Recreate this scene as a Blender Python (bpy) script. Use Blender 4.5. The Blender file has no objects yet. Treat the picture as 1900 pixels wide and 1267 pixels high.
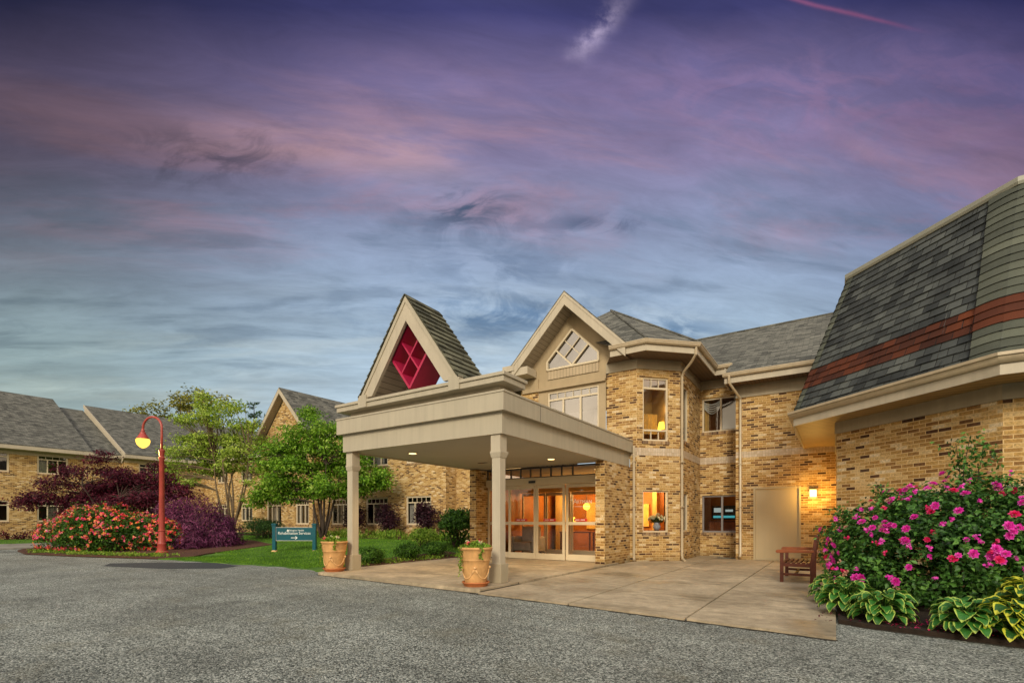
import bpy, math, random
import numpy as np
from math import sin, cos, pi, radians, sqrt, floor
from mathutils import Vector, Matrix

random.seed(7)
rng = np.random.default_rng(11)
SC = bpy.context.scene
COL = SC.collection

# ------------------------------------------------------------------ camera
YAW = radians(33.6)
CAMH = 1.2
cd = bpy.data.cameras.new("camera"); cam = bpy.data.objects.new("camera", cd); COL.objects.link(cam)
cam.location = (0, 0, CAMH); cam.rotation_euler = (radians(90), 0, YAW)
cd.sensor_width = 36; cd.lens = 903 / 1900 * 36; cd.shift_y = 0.175
cd.clip_start = 0.1; cd.clip_end = 1500
SC.camera = cam
FWD = (-sin(YAW), cos(YAW)); RGT = (cos(YAW), sin(YAW))

SC.view_settings.view_transform = 'Standard'
SC.view_settings.look = 'None'
SC.view_settings.gamma = 1.0
EXPO = 0.8
SC.view_settings.exposure = EXPO
try:
    SC.cycles.max_bounces = 8; SC.cycles.diffuse_bounces = 3; SC.cycles.glossy_bounces = 3
    SC.cycles.transparent_max_bounces = 10; SC.cycles.sample_clamp_indirect = 4.0
    SC.cycles.caustics_reflective = False; SC.cycles.caustics_refractive = False
except Exception: pass

def lin(c):
    return tuple(((v/255)/12.92 if v/255 <= 0.04045 else ((v/255+0.055)/1.055)**2.4) for v in c) + (1,)

# ------------------------------------------------------------------ node helper
class G:
    def __init__(s, tree): s.t = tree; tree.nodes.clear()
    def n(s, typ, props=None, **ins):
        nd = s.t.nodes.new(typ)
        for k, v in (props or {}).items(): setattr(nd, k, v)
        for k, v in ins.items(): s.set(nd, k.replace('_', ' '), v)
        return nd
    def set(s, nd, key, v):
        sock = nd.inputs[key] if isinstance(key, str) else nd.inputs[key]
        if isinstance(v, bpy.types.NodeSocket): s.t.links.new(v, sock)
        else: sock.default_value = v
    def m(s, op, a, b=None, c=None, clamp=False):
        nd = s.t.nodes.new('ShaderNodeMath'); nd.operation = op; nd.use_clamp = clamp
        for i, v in enumerate((a, b, c)):
            if v is not None: s.set(nd, i, v)
        return nd.outputs[0]
    def dot(s, v, vec):
        nd = s.t.nodes.new('ShaderNodeVectorMath'); nd.operation = 'DOT_PRODUCT'
        s.set(nd, 0, v); nd.inputs[1].default_value = vec
        return nd.outputs['Value']
    def mix(s, f, a, b, mode='MIX'):
        nd = s.t.nodes.new('ShaderNodeMix'); nd.data_type = 'RGBA'; nd.blend_type = mode
        s.set(nd, 0, f); s.set(nd, 6, a); s.set(nd, 7, b)
        return nd.outputs[2]
    def ramp(s, f, stops, interp='LINEAR'):
        nd = s.t.nodes.new('ShaderNodeValToRGB'); cr = nd.color_ramp; cr.interpolation = interp
        while len(cr.elements) < len(stops): cr.elements.new(0.5)
        for e, (p, c) in zip(cr.elements, stops):
            e.position = p; e.color = c if len(c) == 4 else tuple(c) + (1,)
        s.set(nd, 0, f); return nd.outputs[0]
    def mr(s, v, a, b, c=0.0, d=1.0, smooth=True):
        nd = s.t.nodes.new('ShaderNodeMapRange'); nd.interpolation_type = 'SMOOTHSTEP' if smooth else 'LINEAR'
        s.set(nd, 0, v)
        for i, x in zip((1, 2, 3, 4), (a, b, c, d)): nd.inputs[i].default_value = x
        return nd.outputs[0]
    def noise(s, vec, scale, detail=4, rough=.5, dist=0.0):
        nd = s.n('ShaderNodeTexNoise', None, Scale=scale, Detail=detail, Roughness=rough, Distortion=dist)
        if vec is not None: s.set(nd, 'Vector', vec)
        return nd.outputs[0]
    def mapv(s, vec, scale=(1, 1, 1), rot=(0, 0, 0), loc=(0, 0, 0)):
        nd = s.t.nodes.new('ShaderNodeMapping'); s.set(nd, 0, vec)
        nd.inputs['Scale'].default_value = scale; nd.inputs['Rotation'].default_value = rot; nd.inputs['Location'].default_value = loc
        return nd.outputs[0]
    def comb(s, x, y, z):
        nd = s.t.nodes.new('ShaderNodeCombineXYZ')
        for i, v in enumerate((x, y, z)): s.set(nd, i, v)
        return nd.outputs[0]

# ------------------------------------------------------------------ world: dusk sky
W = bpy.data.worlds.new("World"); SC.world = W; W.use_nodes = True
g = G(W.node_tree)
tc = g.n('ShaderNodeTexCoord').outputs['Generated']
a = g.dot(tc, (RGT[0], RGT[1], 0)); b = g.dot(tc, (FWD[0], FWD[1], 0)); c = g.dot(tc, (0, 0, 1))
bp = g.m('MAXIMUM', b, 0.22)
w = g.m('DIVIDE', c, bp)                       # height above the skyline, in the direction of the place
u = g.m('DIVIDE', a, bp)
warp = g.noise(g.comb(u, w, 0.0), 1.3, 3)
ww = g.m('ADD', w, g.m('MULTIPLY', g.m('SUBTRACT', warp, .5), .16))
wn = g.m('MULTIPLY', ww, 0.8)
base = g.ramp(wn, [(0.0, lin((196, 214, 224))), (0.16, lin((184, 204, 218))), (0.29, lin((166, 188, 208))), (0.40, lin((148, 166, 193))),
                   (0.50, lin((134, 142, 174))), (0.60, lin((132, 124, 160))), (0.72, lin((116, 106, 148))), (0.84, lin((60, 59, 107))), (1.0, lin((36, 40, 80)))])
# cloud field: streaks that run across the view, on a flat layer overhead
inv = g.m('DIVIDE', 1.0, g.m('ADD', g.m('MAXIMUM', c, 0.0), 0.22))
px_ = g.m('MULTIPLY', a, inv); py_ = g.m('MULTIPLY', b, inv)
lay = g.comb(g.m('MULTIPLY', g.m('ADD', px_, g.m('MULTIPLY', py_, .10)), .95), g.m('ADD', g.m('MULTIPLY', py_, 3.3), g.m('MULTIPLY', px_, -.50)), 0.0)
n1 = g.noise(lay, 1.25, 9, .62, .5)
n2 = g.noise(g.mapv(lay, loc=(7.3, 2.1, 0)), 2.2, 8, .58, .35)
n3 = g.noise(g.mapv(lay, loc=(-3.3, 9.1, 0)), 1.0, 7, .55, .3)
pinkband = g.m('MULTIPLY', g.mr(w, .45, .68), g.mr(w, 1.02, .78))
pk = g.m('MULTIPLY', g.mr(n1, .44, .66), pinkband)
s1 = g.mix(g.m('MULTIPLY', pk, .75), base, lin((168, 134, 154)))
# a long salmon streak left of the middle
streak = g.m('SUBTRACT', w, g.m('ADD', .745, g.m('MULTIPLY', u, -.06)))
st = g.m('EXPONENT', g.m('MULTIPLY', g.m('MULTIPLY', streak, streak), -420.0))
su = g.m('MULTIPLY', g.mr(u, -.85, -.45), g.mr(u, .05, -.25))
st = g.m('MULTIPLY', g.m('MULTIPLY', st, su), g.mr(n2, .36, .60))
s1 = g.mix(g.m('MULTIPLY', st, .8), s1, lin((196, 156, 164)))
# pale streaks low down
lo = g.m('MULTIPLY', g.mr(w, .52, .36), g.mr(n3, .46, .68))
s2 = g.mix(g.m('MULTIPLY', lo, .6), s1, lin((200, 212, 218)))
# dark blue-grey wisps in the middle heights
dk = g.m('MULTIPLY', g.m('MULTIPLY', g.mr(w, .22, .38), g.mr(w, .84, .60)), g.mr(n2, .50, .66))
s3 = g.mix(g.m('MULTIPLY', dk, .42), s2, lin((96, 116, 142)))
nb = g.noise(g.comb(g.m('MULTIPLY', u, 1.0), g.m('MULTIPLY', w, 2.2), 5.0), 7.0, 8, .62, .9)
def blob(u0, w0, ru, rw, amt, colr, src, lo_=.40, hi_=.62):
    du = g.m('DIVIDE', g.m('SUBTRACT', u, u0), ru); dw = g.m('DIVIDE', g.m('SUBTRACT', w, w0), rw)
    r2 = g.m('ADD', g.m('MULTIPLY', du, du), g.m('MULTIPLY', dw, dw))
    f = g.m('MULTIPLY', g.m('EXPONENT', g.m('MULTIPLY', r2, -1.0)), g.mr(nb, .40, .62))
    return g.mix(g.m('MULTIPLY', f, amt), src, colr)
s3 = blob(-.09, .64, .11, .05, 1.0, lin((78, 92, 120)), s3, .3, .5)
s3 = blob(-.02, .52, .16, .06, .6, lin((92, 112, 142)), s3, .3, .5)
s3 = blob(.17, .61, .10, .022, .9, lin((84, 96, 126)), s3, .3, .5)
s3 = blob(.0, .42, .28, .045, .8, lin((78, 112, 150)), s3, .3, .5)
s3 = blob(.28, .385, .16, .03, .9, lin((84, 118, 154)), s3, .3, .55)
s3 = blob(-.62, .75, .18, .06, .7, lin((78, 76, 98)), s3, .3, .6)
s3 = blob(.75, .86, .5, .10, .55, lin((150, 120, 156)), s3, .35, .6)
# the small bright cloud near the top
wv = g.noise(g.comb(u, w, 3.0), 9.0, 6, .6)
wv2 = g.m('SUBTRACT', wv, .5)
cu = g.m('ADD', g.m('SUBTRACT', u, .185), g.m('MULTIPLY', wv2, .12)); cw = g.m('ADD', g.m('SUBTRACT', w, 1.015), g.m('MULTIPLY', wv2, .10))
along = g.m('ADD', g.m('MULTIPLY', cu, .64), g.m('MULTIPLY', cw, .77)); acr = g.m('SUBTRACT', g.m('MULTIPLY', cu, .77), g.m('MULTIPLY', cw, .64))
r2 = g.m('ADD', g.m('POWER', g.m('DIVIDE', along, .075), 2.0), g.m('POWER', g.m('DIVIDE', acr, .022), 2.0))
cl = g.m('MULTIPLY', g.m('EXPONENT', g.m('MULTIPLY', r2, -1.0)), g.mr(wv, .38, .60))
s3 = g.mix(g.m('MULTIPLY', cl, .95), s3, lin((172, 158, 190)))
# old contrail, upper right
ct = g.m('SUBTRACT', w, g.m('SUBTRACT', 1.07, g.m('MULTIPLY', g.m('SUBTRACT', u, .58), .245)))
ct = g.m('ADD', ct, g.m('MULTIPLY', wv2, .012))
cf = g.m('MULTIPLY', g.m('EXPONENT', g.m('MULTIPLY', g.m('MULTIPLY', ct, ct), -45000.0)), g.m('MULTIPLY', g.mr(u, .52, .60), g.mr(u, .88, .70)))
s3 = g.mix(g.m('MULTIPLY', cf, .7), s3, lin((150, 88, 128)))
# darker towards the far left and the far right
n4 = g.noise(g.mapv(lay, loc=(1.7, 5.2, 0)), 5.5, 8, .68, .8)
n5 = g.noise(g.mapv(lay, loc=(8.7, 3.2, 0)), 1.7, 7, .6, .6)
tx = g.m('MULTIPLY', g.mr(n4, .3, .7, .90, 1.11, False), g.mr(n5, .3, .7, .84, 1.16, False))
s3 = g.mix(1.0, s3, g.comb(tx, tx, tx), 'MULTIPLY')
lf = g.mr(u, -.15, -1.05); rt = g.mr(u, .45, 1.15); hi = g.mr(w, .35, .85)
def tone(l_lo, l_hi, r_lo, r_hi):
    L_ = g.m('ADD', g.m('MULTIPLY', hi, l_hi - l_lo), l_lo); R_ = g.m('ADD', g.m('MULTIPLY', hi, r_hi - r_lo), r_lo)
    x = g.m('ADD', g.m('MULTIPLY', lf, g.m('SUBTRACT', L_, 1.0)), 1.0); y = g.m('ADD', g.m('MULTIPLY', rt, g.m('SUBTRACT', R_, 1.0)), 1.0)
    return g.m('MULTIPLY', x, y)
s3 = g.mix(1.0, s3, g.comb(tone(.70, .38, .86, .58), tone(.71, .36, .90, .56), tone(.60, .32, .97, .66)), 'MULTIPLY')
# afterglow behind the viewer
back = g.mr(b, .22, -.35)
glow = g.ramp(g.m('ADD', c, 0.0), [(0.0, (1.75, 1.35, .85, 1)), (.30, (1.8, 1.50, 1.12, 1)), (.7, (1.25, 1.18, 1.12, 1)), (1.0, (.85, .88, .95, 1))])
cl2 = g.mr(n3, .35, .7, .75, 1.15)
glow = g.mix(1.0, glow, g.comb(cl2, cl2, cl2), 'MULTIPLY')
s4 = g.mix(back, s3, glow)
zen = g.m('MULTIPLY', g.mr(c, .72, .95), 1.0)
s4 = g.mix(zen, s4, (.80, .82, .86, 1))
under = g.mr(c, 0.0, -.05)
s4 = g.mix(under, s4, (.10, .10, .10, 1))
bg1 = g.n('ShaderNodeBackground', Color=s4, Strength=2 ** -EXPO)
SUN_EL, SUN_AZ = radians(26), radians(158)        # azimuth from +Y, clockwise
sky = g.n('ShaderNodeTexSky', {'sky_type': 'NISHITA', 'sun_disc': False, 'sun_elevation': radians(4), 'sun_rotation': SUN_AZ})
bg2 = g.n('ShaderNodeBackground', Color=sky.outputs[0], Strength=0.004)
add = g.n('ShaderNodeAddShader'); g.set(add, 0, bg1.outputs[0]); g.set(add, 1, bg2.outputs[0])
out = g.n('ShaderNodeOutputWorld', Surface=add.outputs[0])
try: W.cycles.sampling_method = 'MANUAL'; W.cycles.sample_map_resolution = 512
except Exception: pass

# ------------------------------------------------------------------ sun (very soft, low, behind the viewer)
sd = bpy.data.lights.new("sun", 'SUN'); sd.energy = 1.25; sd.angle = radians(14); sd.color = (1.0, .90, .70)
so = bpy.data.objects.new("sun", sd); COL.objects.link(so)
sdir = Vector((sin(SUN_AZ) * cos(SUN_EL), cos(SUN_AZ) * cos(SUN_EL), sin(SUN_EL)))
so.rotation_euler = sdir.to_track_quat('Z', 'Y').to_euler()

# ================================================================== materials
def mat(name):
    m = bpy.data.materials.new(name); m.use_nodes = True
    return m, G(m.node_tree)
def finish(g, sh, disp=None):
    o = g.n('ShaderNodeOutputMaterial', Surface=sh)
def bump(g, h, strength=.3, dist=.01):
    return g.n('ShaderNodeBump', None, Strength=strength, Distance=dist, Height=h).outputs[0]
def pbr(name, col, rough=.6, var=.10, nscale=3.0, bumps=.0, spec=.4, metallic=0.0, streak=0.0):
    m, g = mat(name)
    tc = g.n('ShaderNodeTexCoord').outputs['Object']
    n = g.noise(tc, nscale, 5, .6)
    f = g.mr(n, .3, .7, 1 - var, 1 + var, False)
    if streak:
        n2 = g.noise(g.mapv(tc, scale=(9, 9, .6)), 1.0, 4, .6)
        f = g.m('MULTIPLY', f, g.mr(n2, .3, .75, 1 + streak * .3, 1 - streak, False))
    cc = g.mix(1.0, tuple(col) + (1,), g.comb(f, f, f), 'MULTIPLY')
    p = g.n('ShaderNodeBsdfPrincipled', None, Roughness=rough, Metallic=metallic); g.set(p, 'Base Color', cc); g.set(p, 'Specular IOR Level', spec)
    if bumps:
        g.set(p, 'Normal', bump(g, g.noise(tc, nscale * 14, 5, .6), bumps, .01))
    finish(g, p.outputs[0]); return m

def brick_mat(name, dark=.0):
    m, g = mat(name)
    uv = g.n('ShaderNodeUVMap').outputs[0]
    br = g.n('ShaderNodeTexBrick', {'offset': .5}, Color1=(0, 0, 0, 1), Color2=(1, 1, 1, 1), Mortar=(.5, .5, .5, 1), Scale=1.0)
    for k, v in (('Mortar Size', .0075), ('Mortar Smooth', .3), ('Bias', 0.0), ('Brick Width', .213), ('Row Height', .0677)): br.inputs[k].default_value = v
    g.set(br, 'Vector', uv)
    big = g.noise(g.mapv(uv, scale=(1.0, 1.8, 1)), 1.3, 4, .6)
    v = g.m('ADD', br.outputs[0], g.m('MULTIPLY', g.m('SUBTRACT', big, .5), .30))
    colr = g.ramp(v, [(0.0, (.065, .032, .018)), (.07, (.095, .045, .024)), (.13, (.23, .115, .040)), (.32, (.36, .205, .066)),
                      (.52, (.45, .27, .088)), (.72, (.52, .34, .135)), (.88, (.60, .43, .215)), (1.0, (.68, .55, .36))])
    fine = g.noise(uv, 26, 5, .75)
    ff = g.mr(fine, .32, .68, .52, 1.42, False)
    colr = g.mix(1.0, colr, g.comb(ff, ff, ff), 'MULTIPLY')
    wash = g.noise(uv, 1.1, 5, .7)
    colr = g.mix(g.mr(wash, .5, .8, 0, .35), colr, (.60, .47, .30, 1))
    cc = g.mix(br.outputs['Fac'], colr, (.68, .48, .235, 1))
    foot_tone = g.mr(g.n('ShaderNodeSeparateXYZ', None, Vector=uv).outputs[1], .0, .30, .62, 1.0)  # brick tone darkens towards the foot of the wall
    dn = g.m('ADD', foot_tone, g.m('MULTIPLY', g.m('SUBTRACT', wash, .45), .3), clamp=True)
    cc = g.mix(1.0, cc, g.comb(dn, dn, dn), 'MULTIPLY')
    h = g.m('ADD', g.m('MULTIPLY', g.m('SUBTRACT', 1.0, br.outputs['Fac']), 1.0), g.m('MULTIPLY', fine, .35))
    p = g.n('ShaderNodeBsdfPrincipled', None, Roughness=.85); g.set(p, 'Base Color', cc); g.set(p, 'Specular IOR Level', .25)
    g.set(p, 'Normal', bump(g, h, .6, .008))
    finish(g, p.outputs[0]); return m

def soldier_mat(name, c1, c2, wdt=.075, rowh=.30):
    m, g = mat(name)
    uv = g.n('ShaderNodeUVMap').outputs[0]
    br = g.n('ShaderNodeTexBrick', {'offset': 0.0}, Color1=tuple(c1) + (1,), Color2=tuple(c2) + (1,), Mortar=(.42, .33, .22, 1), Scale=1.0)
    for k, v in (('Mortar Size', .004), ('Mortar Smooth', .2), ('Bias', 0.0), ('Brick Width', wdt), ('Row Height', rowh)): br.inputs[k].default_value = v
    g.set(br, 'Vector', uv)
    f = g.mr(g.noise(uv, 20, 4), .3, .7, .85, 1.1, False)
    cc = g.mix(1.0, br.outputs[0], g.comb(f, f, f), 'MULTIPLY')
    p = g.n('ShaderNodeBsdfPrincipled', None, Roughness=.85); g.set(p, 'Base Color', cc)
    g.set(p, 'Normal', bump(g, g.m('SUBTRACT', 1.0, br.outputs['Fac']), .5, .006))
    finish(g, p.outputs[0]); return m

def shingle_mat(name, stops, wdt=.30, row=.14, rust=None, rowunits=False, seam=.004, bigk=.5, brk=.8):
    m, g = mat(name)
    uv = g.n('ShaderNodeUVMap').outputs[0]
    br = g.n('ShaderNodeTexBrick', {'offset': .43, 'offset_frequency': 2}, Color1=(0, 0, 0, 1), Color2=(1, 1, 1, 1), Mortar=(0, 0, 0, 1), Scale=1.0)
    for k, v in (('Mortar Size', seam), ('Mortar Smooth', .3), ('Bias', 0.0), ('Brick Width', wdt), ('Row Height', row)): br.inputs[k].default_value = v
    sv = uv
    if rowunits: sv = g.mapv(uv, scale=(1, row, 1))
    g.set(br, 'Vector', sv)
    big = g.noise(sv, 1.6, 5, .6)
    v = g.m('ADD', g.m('MULTIPLY', br.outputs[0], brk), g.m('ADD', g.m('MULTIPLY', g.m('SUBTRACT', big, .45), bigk), (.8 - brk) / 2))
    colr = g.ramp(v, stops)
    if rust:
        vv = g.n('ShaderNodeSeparateXYZ', None, Vector=uv).outputs[1]
        msk = g.m('MULTIPLY', g.m('GREATER_THAN', vv, rust[0]), g.m('LESS_THAN', vv, rust[1]))
        rr = g.ramp(v, [(0.0, (.040, .016, .013)), (.35, (.080, .028, .018)), (.7, (.135, .040, .020)), (1.0, (.24, .065, .024))])
        colr = g.mix(msk, colr, rr)
    gr = g.noise(sv, 160, 3, .7)
    f = g.mr(gr, .3, .72, .62, 1.35, False)
    stn = g.noise(g.mapv(sv, scale=(5, .35, 1)), 1.0, 4, .6)
    f = g.m('MULTIPLY', f, g.mr(stn, .58, .78, 1.0, .55))
    colr = g.mix(1.0, colr, g.comb(f, f, f), 'MULTIPLY')
    cc = g.mix(br.outputs['Fac'], colr, (.018, .018, .018, 1))
    p = g.n('ShaderNodeBsdfPrincipled', None, Roughness=.9); g.set(p, 'Base Color', cc); g.set(p, 'Specular IOR Level', .2)
    h = g.m('ADD', g.m('SUBTRACT', 1.0, br.outputs['Fac']), g.m('MULTIPLY', gr, .5))
    g.set(p, 'Normal', bump(g, h, .7, .008))
    finish(g, p.outputs[0]); return m

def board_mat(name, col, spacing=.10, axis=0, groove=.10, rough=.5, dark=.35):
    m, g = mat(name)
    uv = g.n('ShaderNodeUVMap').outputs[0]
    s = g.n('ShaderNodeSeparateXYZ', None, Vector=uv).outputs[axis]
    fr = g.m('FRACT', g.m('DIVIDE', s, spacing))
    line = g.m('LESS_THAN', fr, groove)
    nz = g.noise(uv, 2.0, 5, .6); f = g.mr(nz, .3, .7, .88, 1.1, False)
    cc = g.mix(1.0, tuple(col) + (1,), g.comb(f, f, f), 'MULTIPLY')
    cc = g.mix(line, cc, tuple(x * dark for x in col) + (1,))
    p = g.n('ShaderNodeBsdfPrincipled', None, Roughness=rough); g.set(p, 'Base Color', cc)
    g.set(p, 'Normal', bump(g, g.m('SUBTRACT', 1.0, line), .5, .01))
    finish(g, p.outputs[0]); return m

def leaf_mat(name, stops, transl=.35, rough=.5, spec=.3):
    m, g = mat(name)
    r = g.n('ShaderNodeNewGeometry').outputs['Random Per Island']
    tc = g.n('ShaderNodeTexCoord').outputs['Object']
    n = g.noise(tc, 1.1, 3, .5)
    v = g.m('ADD', g.m('MULTIPLY', r, .75), g.m('MULTIPLY', g.m('SUBTRACT', n, .4), .8), clamp=True)
    cc = g.ramp(v, stops)
    p = g.n('ShaderNodeBsdfPrincipled', None, Roughness=rough); g.set(p, 'Base Color', cc); g.set(p, 'Specular IOR Level', spec)
    t = g.n('ShaderNodeBsdfTranslucent', None, Color=cc)
    mx = g.n('ShaderNodeMixShader', None, Fac=transl); g.set(mx, 1, p.outputs[0]); g.set(mx, 2, t.outputs[0])
    finish(g, mx.outputs[0]); return m

def emit_mat(name, col, st, tex=None):
    m, g = mat(name)
    e = g.n('ShaderNodeEmission', None, Color=tuple(col) + (1,), Strength=st)
    finish(g, e.outputs[0]); return m

def glass_mat(name, tint=(.85, .85, .85), refl=.10, ior=1.55):
    m, g = mat(name)
    fr = g.n('ShaderNodeFresnel', None, IOR=ior).outputs[0]
    f = g.m('ADD', fr, refl, clamp=True)
    t = g.n('ShaderNodeBsdfTransparent', None, Color=tuple(tint) + (1,))
    tc = g.n('ShaderNodeTexCoord').outputs['Object']
    gl = g.n('ShaderNodeBsdfGlossy', None, Color=(.95, .93, .92, 1), Roughness=.015)
    g.set(gl, 'Normal', bump(g, g.noise(tc, 1.4, 2, .5), .06, .02))
    mx = g.n('ShaderNodeMixShader', None, Fac=f); g.set(mx, 1, t.outputs[0]); g.set(mx, 2, gl.outputs[0])
    finish(g, mx.outputs[0]); return m

def asphalt_mat():
    m, g = mat('asphalt')
    tc = g.n('ShaderNodeTexCoord').outputs['Object']
    vo = g.n('ShaderNodeTexVoronoi', {'feature': 'F1'}, Scale=78.0, Randomness=1.0); g.set(vo, 'Vector', tc)
    rv = g.n('ShaderNodeSeparateColor', None, Color=vo.outputs['Color']).outputs[0]
    n1 = g.noise(tc, 85, 3, .7)
    n2 = g.noise(tc, .55, 6, .65)
    n3 = g.noise(g.mapv(tc, loc=(4, 4, 0)), 5.5, 5, .7)
    v = g.m('ADD', g.m('MULTIPLY', rv, .75), g.m('MULTIPLY', g.m('SUBTRACT', n1, .4), 1.0))
    cc = g.ramp(v, [(0.0, (.018, .020, .018)), (.25, (.075, .085, .076)), (.50, (.22, .24, .215)), (.75, (.46, .48, .43)), (1.0, (.80, .80, .73))])
    f = g.m('MULTIPLY', g.mr(n2, .3, .72, .62, 1.28, False), g.mr(n3, .3, .7, .8, 1.2, False))
    cc = g.mix(1.0, cc, g.comb(f, f, f), 'MULTIPLY')
    warm = g.noise(g.mapv(tc, loc=(9, 1, 0)), 1.3, 4, .6)
    cc = g.mix(g.mr(warm, .5, .75, 0, .35), cc, (.20, .185, .12, 1), 'MIX')
    oil = g.noise(g.mapv(tc, loc=(2, 7, 0)), .8, 3, .5)
    od = g.mr(oil, .62, .74, 1.0, .72); cc = g.mix(1.0, cc, g.comb(od, od, od), 'MULTIPLY')
    trk = g.noise(g.mapv(tc, scale=(.12, 1.6, 1), rot=(0, 0, .12)), 1.0, 3, .5)
    td = g.mr(trk, .35, .65, .88, 1.10, False); cc = g.mix(1.0, cc, g.comb(td, td, td), 'MULTIPLY')
    p = g.n('ShaderNodeBsdfPrincipled', None, Roughness=.78); g.set(p, 'Base Color', cc); g.set(p, 'Specular IOR Level', .35)
    h = g.m('ADD', g.m('MULTIPLY', vo.outputs['Distance'], -1.2), g.m('MULTIPLY', n1, .8))
    g.set(p, 'Normal', bump(g, h, .75, .012))
    finish(g, p.outputs[0]); return m

def concrete_mat(name, base=(.46, .37, .25)):
    m, g = mat(name)
    tc = g.n('ShaderNodeTexCoord').outputs['Object']
    n1 = g.noise(tc, .9, 7, .68, .6); n2 = g.noise(tc, 7, 6, .7); n3 = g.noise(tc, 90, 3, .6)
    cc = g.ramp(n1, [(.28, tuple(x * .42 for x in base)), (.42, tuple(x * .75 for x in base)), (.56, base), (.74, tuple(min(1, x * 1.3) for x in base))])
    f = g.m('MULTIPLY', g.mr(n2, .3, .72, .75, 1.2, False), g.mr(n3, .3, .7, .85, 1.12, False))
    cc = g.mix(1.0, cc, g.comb(f, f, f), 'MULTIPLY')
    st = g.noise(g.mapv(tc, scale=(.5, 3.0, 1), loc=(3, 3, 0)), 1.2, 6, .7)
    cc = g.mix(g.mr(st, .52, .7, 0, .55), cc, (.12, .105, .065, 1))
    p = g.n('ShaderNodeBsdfPrincipled', None); g.set(p, 'Base Color', cc)
    g.set(p, 'Roughness', g.mr(n1, .3, .6, .42, .8)); g.set(p, 'Specular IOR Level', .45)
    g.set(p, 'Normal', bump(g, g.m('ADD', n2, g.m('MULTIPLY', n3, .4)), .25, .008))
    finish(g, p.outputs[0]); return m

M = {}
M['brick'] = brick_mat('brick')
M['band'] = soldier_mat('brick_band', (.52, .40, .27), (.63, .52, .40), .075, .40)
M['sillbrick'] = soldier_mat('brick_sill', (.10, .05, .03), (.50, .32, .15), .075, .40)
M['trim'] = pbr('trim_paint', (.40, .34, .24), .5, .07, 2.0, .05, streak=.10)
M['trim2'] = pbr('trim_paint_light', (.49, .43, .33), .45, .06, 2.0, streak=.12)
M['stucco'] = pbr('stucco', (.42, .325, .20), .8, .08, 2.0, .3, streak=.08)
M['fascia'] = pbr('fascia_metal', (.45, .40, .305), .42, .05, 1.2, streak=.12)
M['gutter'] = pbr('gutter_metal', (.50, .41, .28), .35, .06, 2.0, streak=.15)
M['frame'] = pbr('window_frame', (.66, .56, .40), .4, .05, 3.0)
M['darkframe'] = pbr('dark_frame', (.07, .065, .065), .4, .1, 3.0)
M['greyframe'] = pbr('grey_frame', (.24, .22, .22), .4, .1, 3.0)
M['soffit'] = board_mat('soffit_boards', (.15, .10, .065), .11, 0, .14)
M['soffit_y'] = board_mat('soffit_boards_cross', (.46, .31, .13), .19, 1, .14)
M['soffit_flat'] = pbr('soffit_plaster', (.44, .42, .36), .7, .06, 1.0)
M['siding'] = board_mat('siding_boards', (.36, .31, .24), .135, 1, .09, dark=.25)
M['vboard'] = board_mat('vertical_boards', (.46, .36, .23), .11, 0, .14, dark=.55)
M['shingle'] = shingle_mat('roof_shingle', [(0, (.070, .070, .062)), (.35, (.125, .124, .108)), (.7, (.175, .172, .148)), (1, (.24, .235, .20))], .28, .14)
M['shingle_g'] = shingle_mat('roof_shingle_olive', [(0, (.042, .042, .030)), (.35, (.095, .095, .066)), (.7, (.15, .148, .10)), (1, (.21, .20, .145))], .28, .14)
M['mansard'] = shingle_mat('mansard_shingle', [(0, (.020, .023, .024)), (.3, (.052, .058, .060)), (.6, (.094, .104, .102)), (.85, (.145, .158, .148)), (1, (.20, .21, .19))], .25, .14, rust=(4.0, 7.0), rowunits=True, seam=.0065, bigk=.9, brk=.55)
M['mansard_cap'] = shingle_mat('mansard_cap_shingle', [(0, (.05, .056, .048)), (.3, (.095, .104, .084)), (.6, (.14, .152, .118)), (1, (.20, .21, .165))], 40.0, .14, rust=(4.0, 7.0), rowunits=True, brk=.45, bigk=.6)
M['asphalt'] = asphalt_mat()
M['patch'] = pbr('fresh_asphalt', (.040, .048, .054), .75, .25, 8.0, .8)
M['concrete'] = concrete_mat('concrete')
M['concrete2'] = concrete_mat('path_concrete', (.32, .30, .26))
M['joint'] = pbr('joint_dirt', (.035, .028, .018), .95, .2, 8)  # also gives the painted shadow strip at the slab step its dark colour
M['glass'] = glass_mat('window_glass', (.75, .75, .73), .07, 1.5)
M['glass_sky'] = glass_mat('reflective_glass', (.5, .5, .5), .28, 1.55)
M['glass_door'] = glass_mat('door_glass', (.88, .86, .84), .035, 1.45)
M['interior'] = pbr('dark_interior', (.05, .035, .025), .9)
M['curtain'] = pbr('curtain_cloth', (.52, .50, .48), .9, .15, 6)
M['curtain_y'] = pbr('curtain_warm', (.80, .52, .16), .9, .15, 6)
M['door'] = pbr('door_paint', (.50, .405, .25), .5, .04, 1.2, streak=.04)
M['red'] = pbr('lattice_paint', (.44, .018, .075), .4, .12, 3)
M['lamp_red'] = pbr('lamp_paint', (.40, .065, .050), .35, .18, 4, streak=.15)
M['bark'] = pbr('bark', (.16, .115, .07), .9, .3, 9, .8)
M['bark_d'] = pbr('dark_bark', (.055, .038, .03), .9, .3, 9, .8)
M['wood'] = pbr('stained_wood', (.095, .020, .008), .5, .35, 8, .3)
M['wood_arm'] = pbr('stained_wood_worn', (.24, .062, .016), .5, .25, 8, .3)
M['terra'] = pbr('terracotta', (.62, .34, .13), .75, .25, 6, .4, streak=.15)
M['terra_d'] = pbr('terracotta_saucer', (.45, .15, .05), .75, .2, 6, .4)
M['terra_l'] = pbr('terracotta_relief', (.74, .45, .20), .75, .2, 9, .4)
M['sign'] = pbr('sign_teal', (.004, .085, .115), .35, .10, 3)
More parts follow.
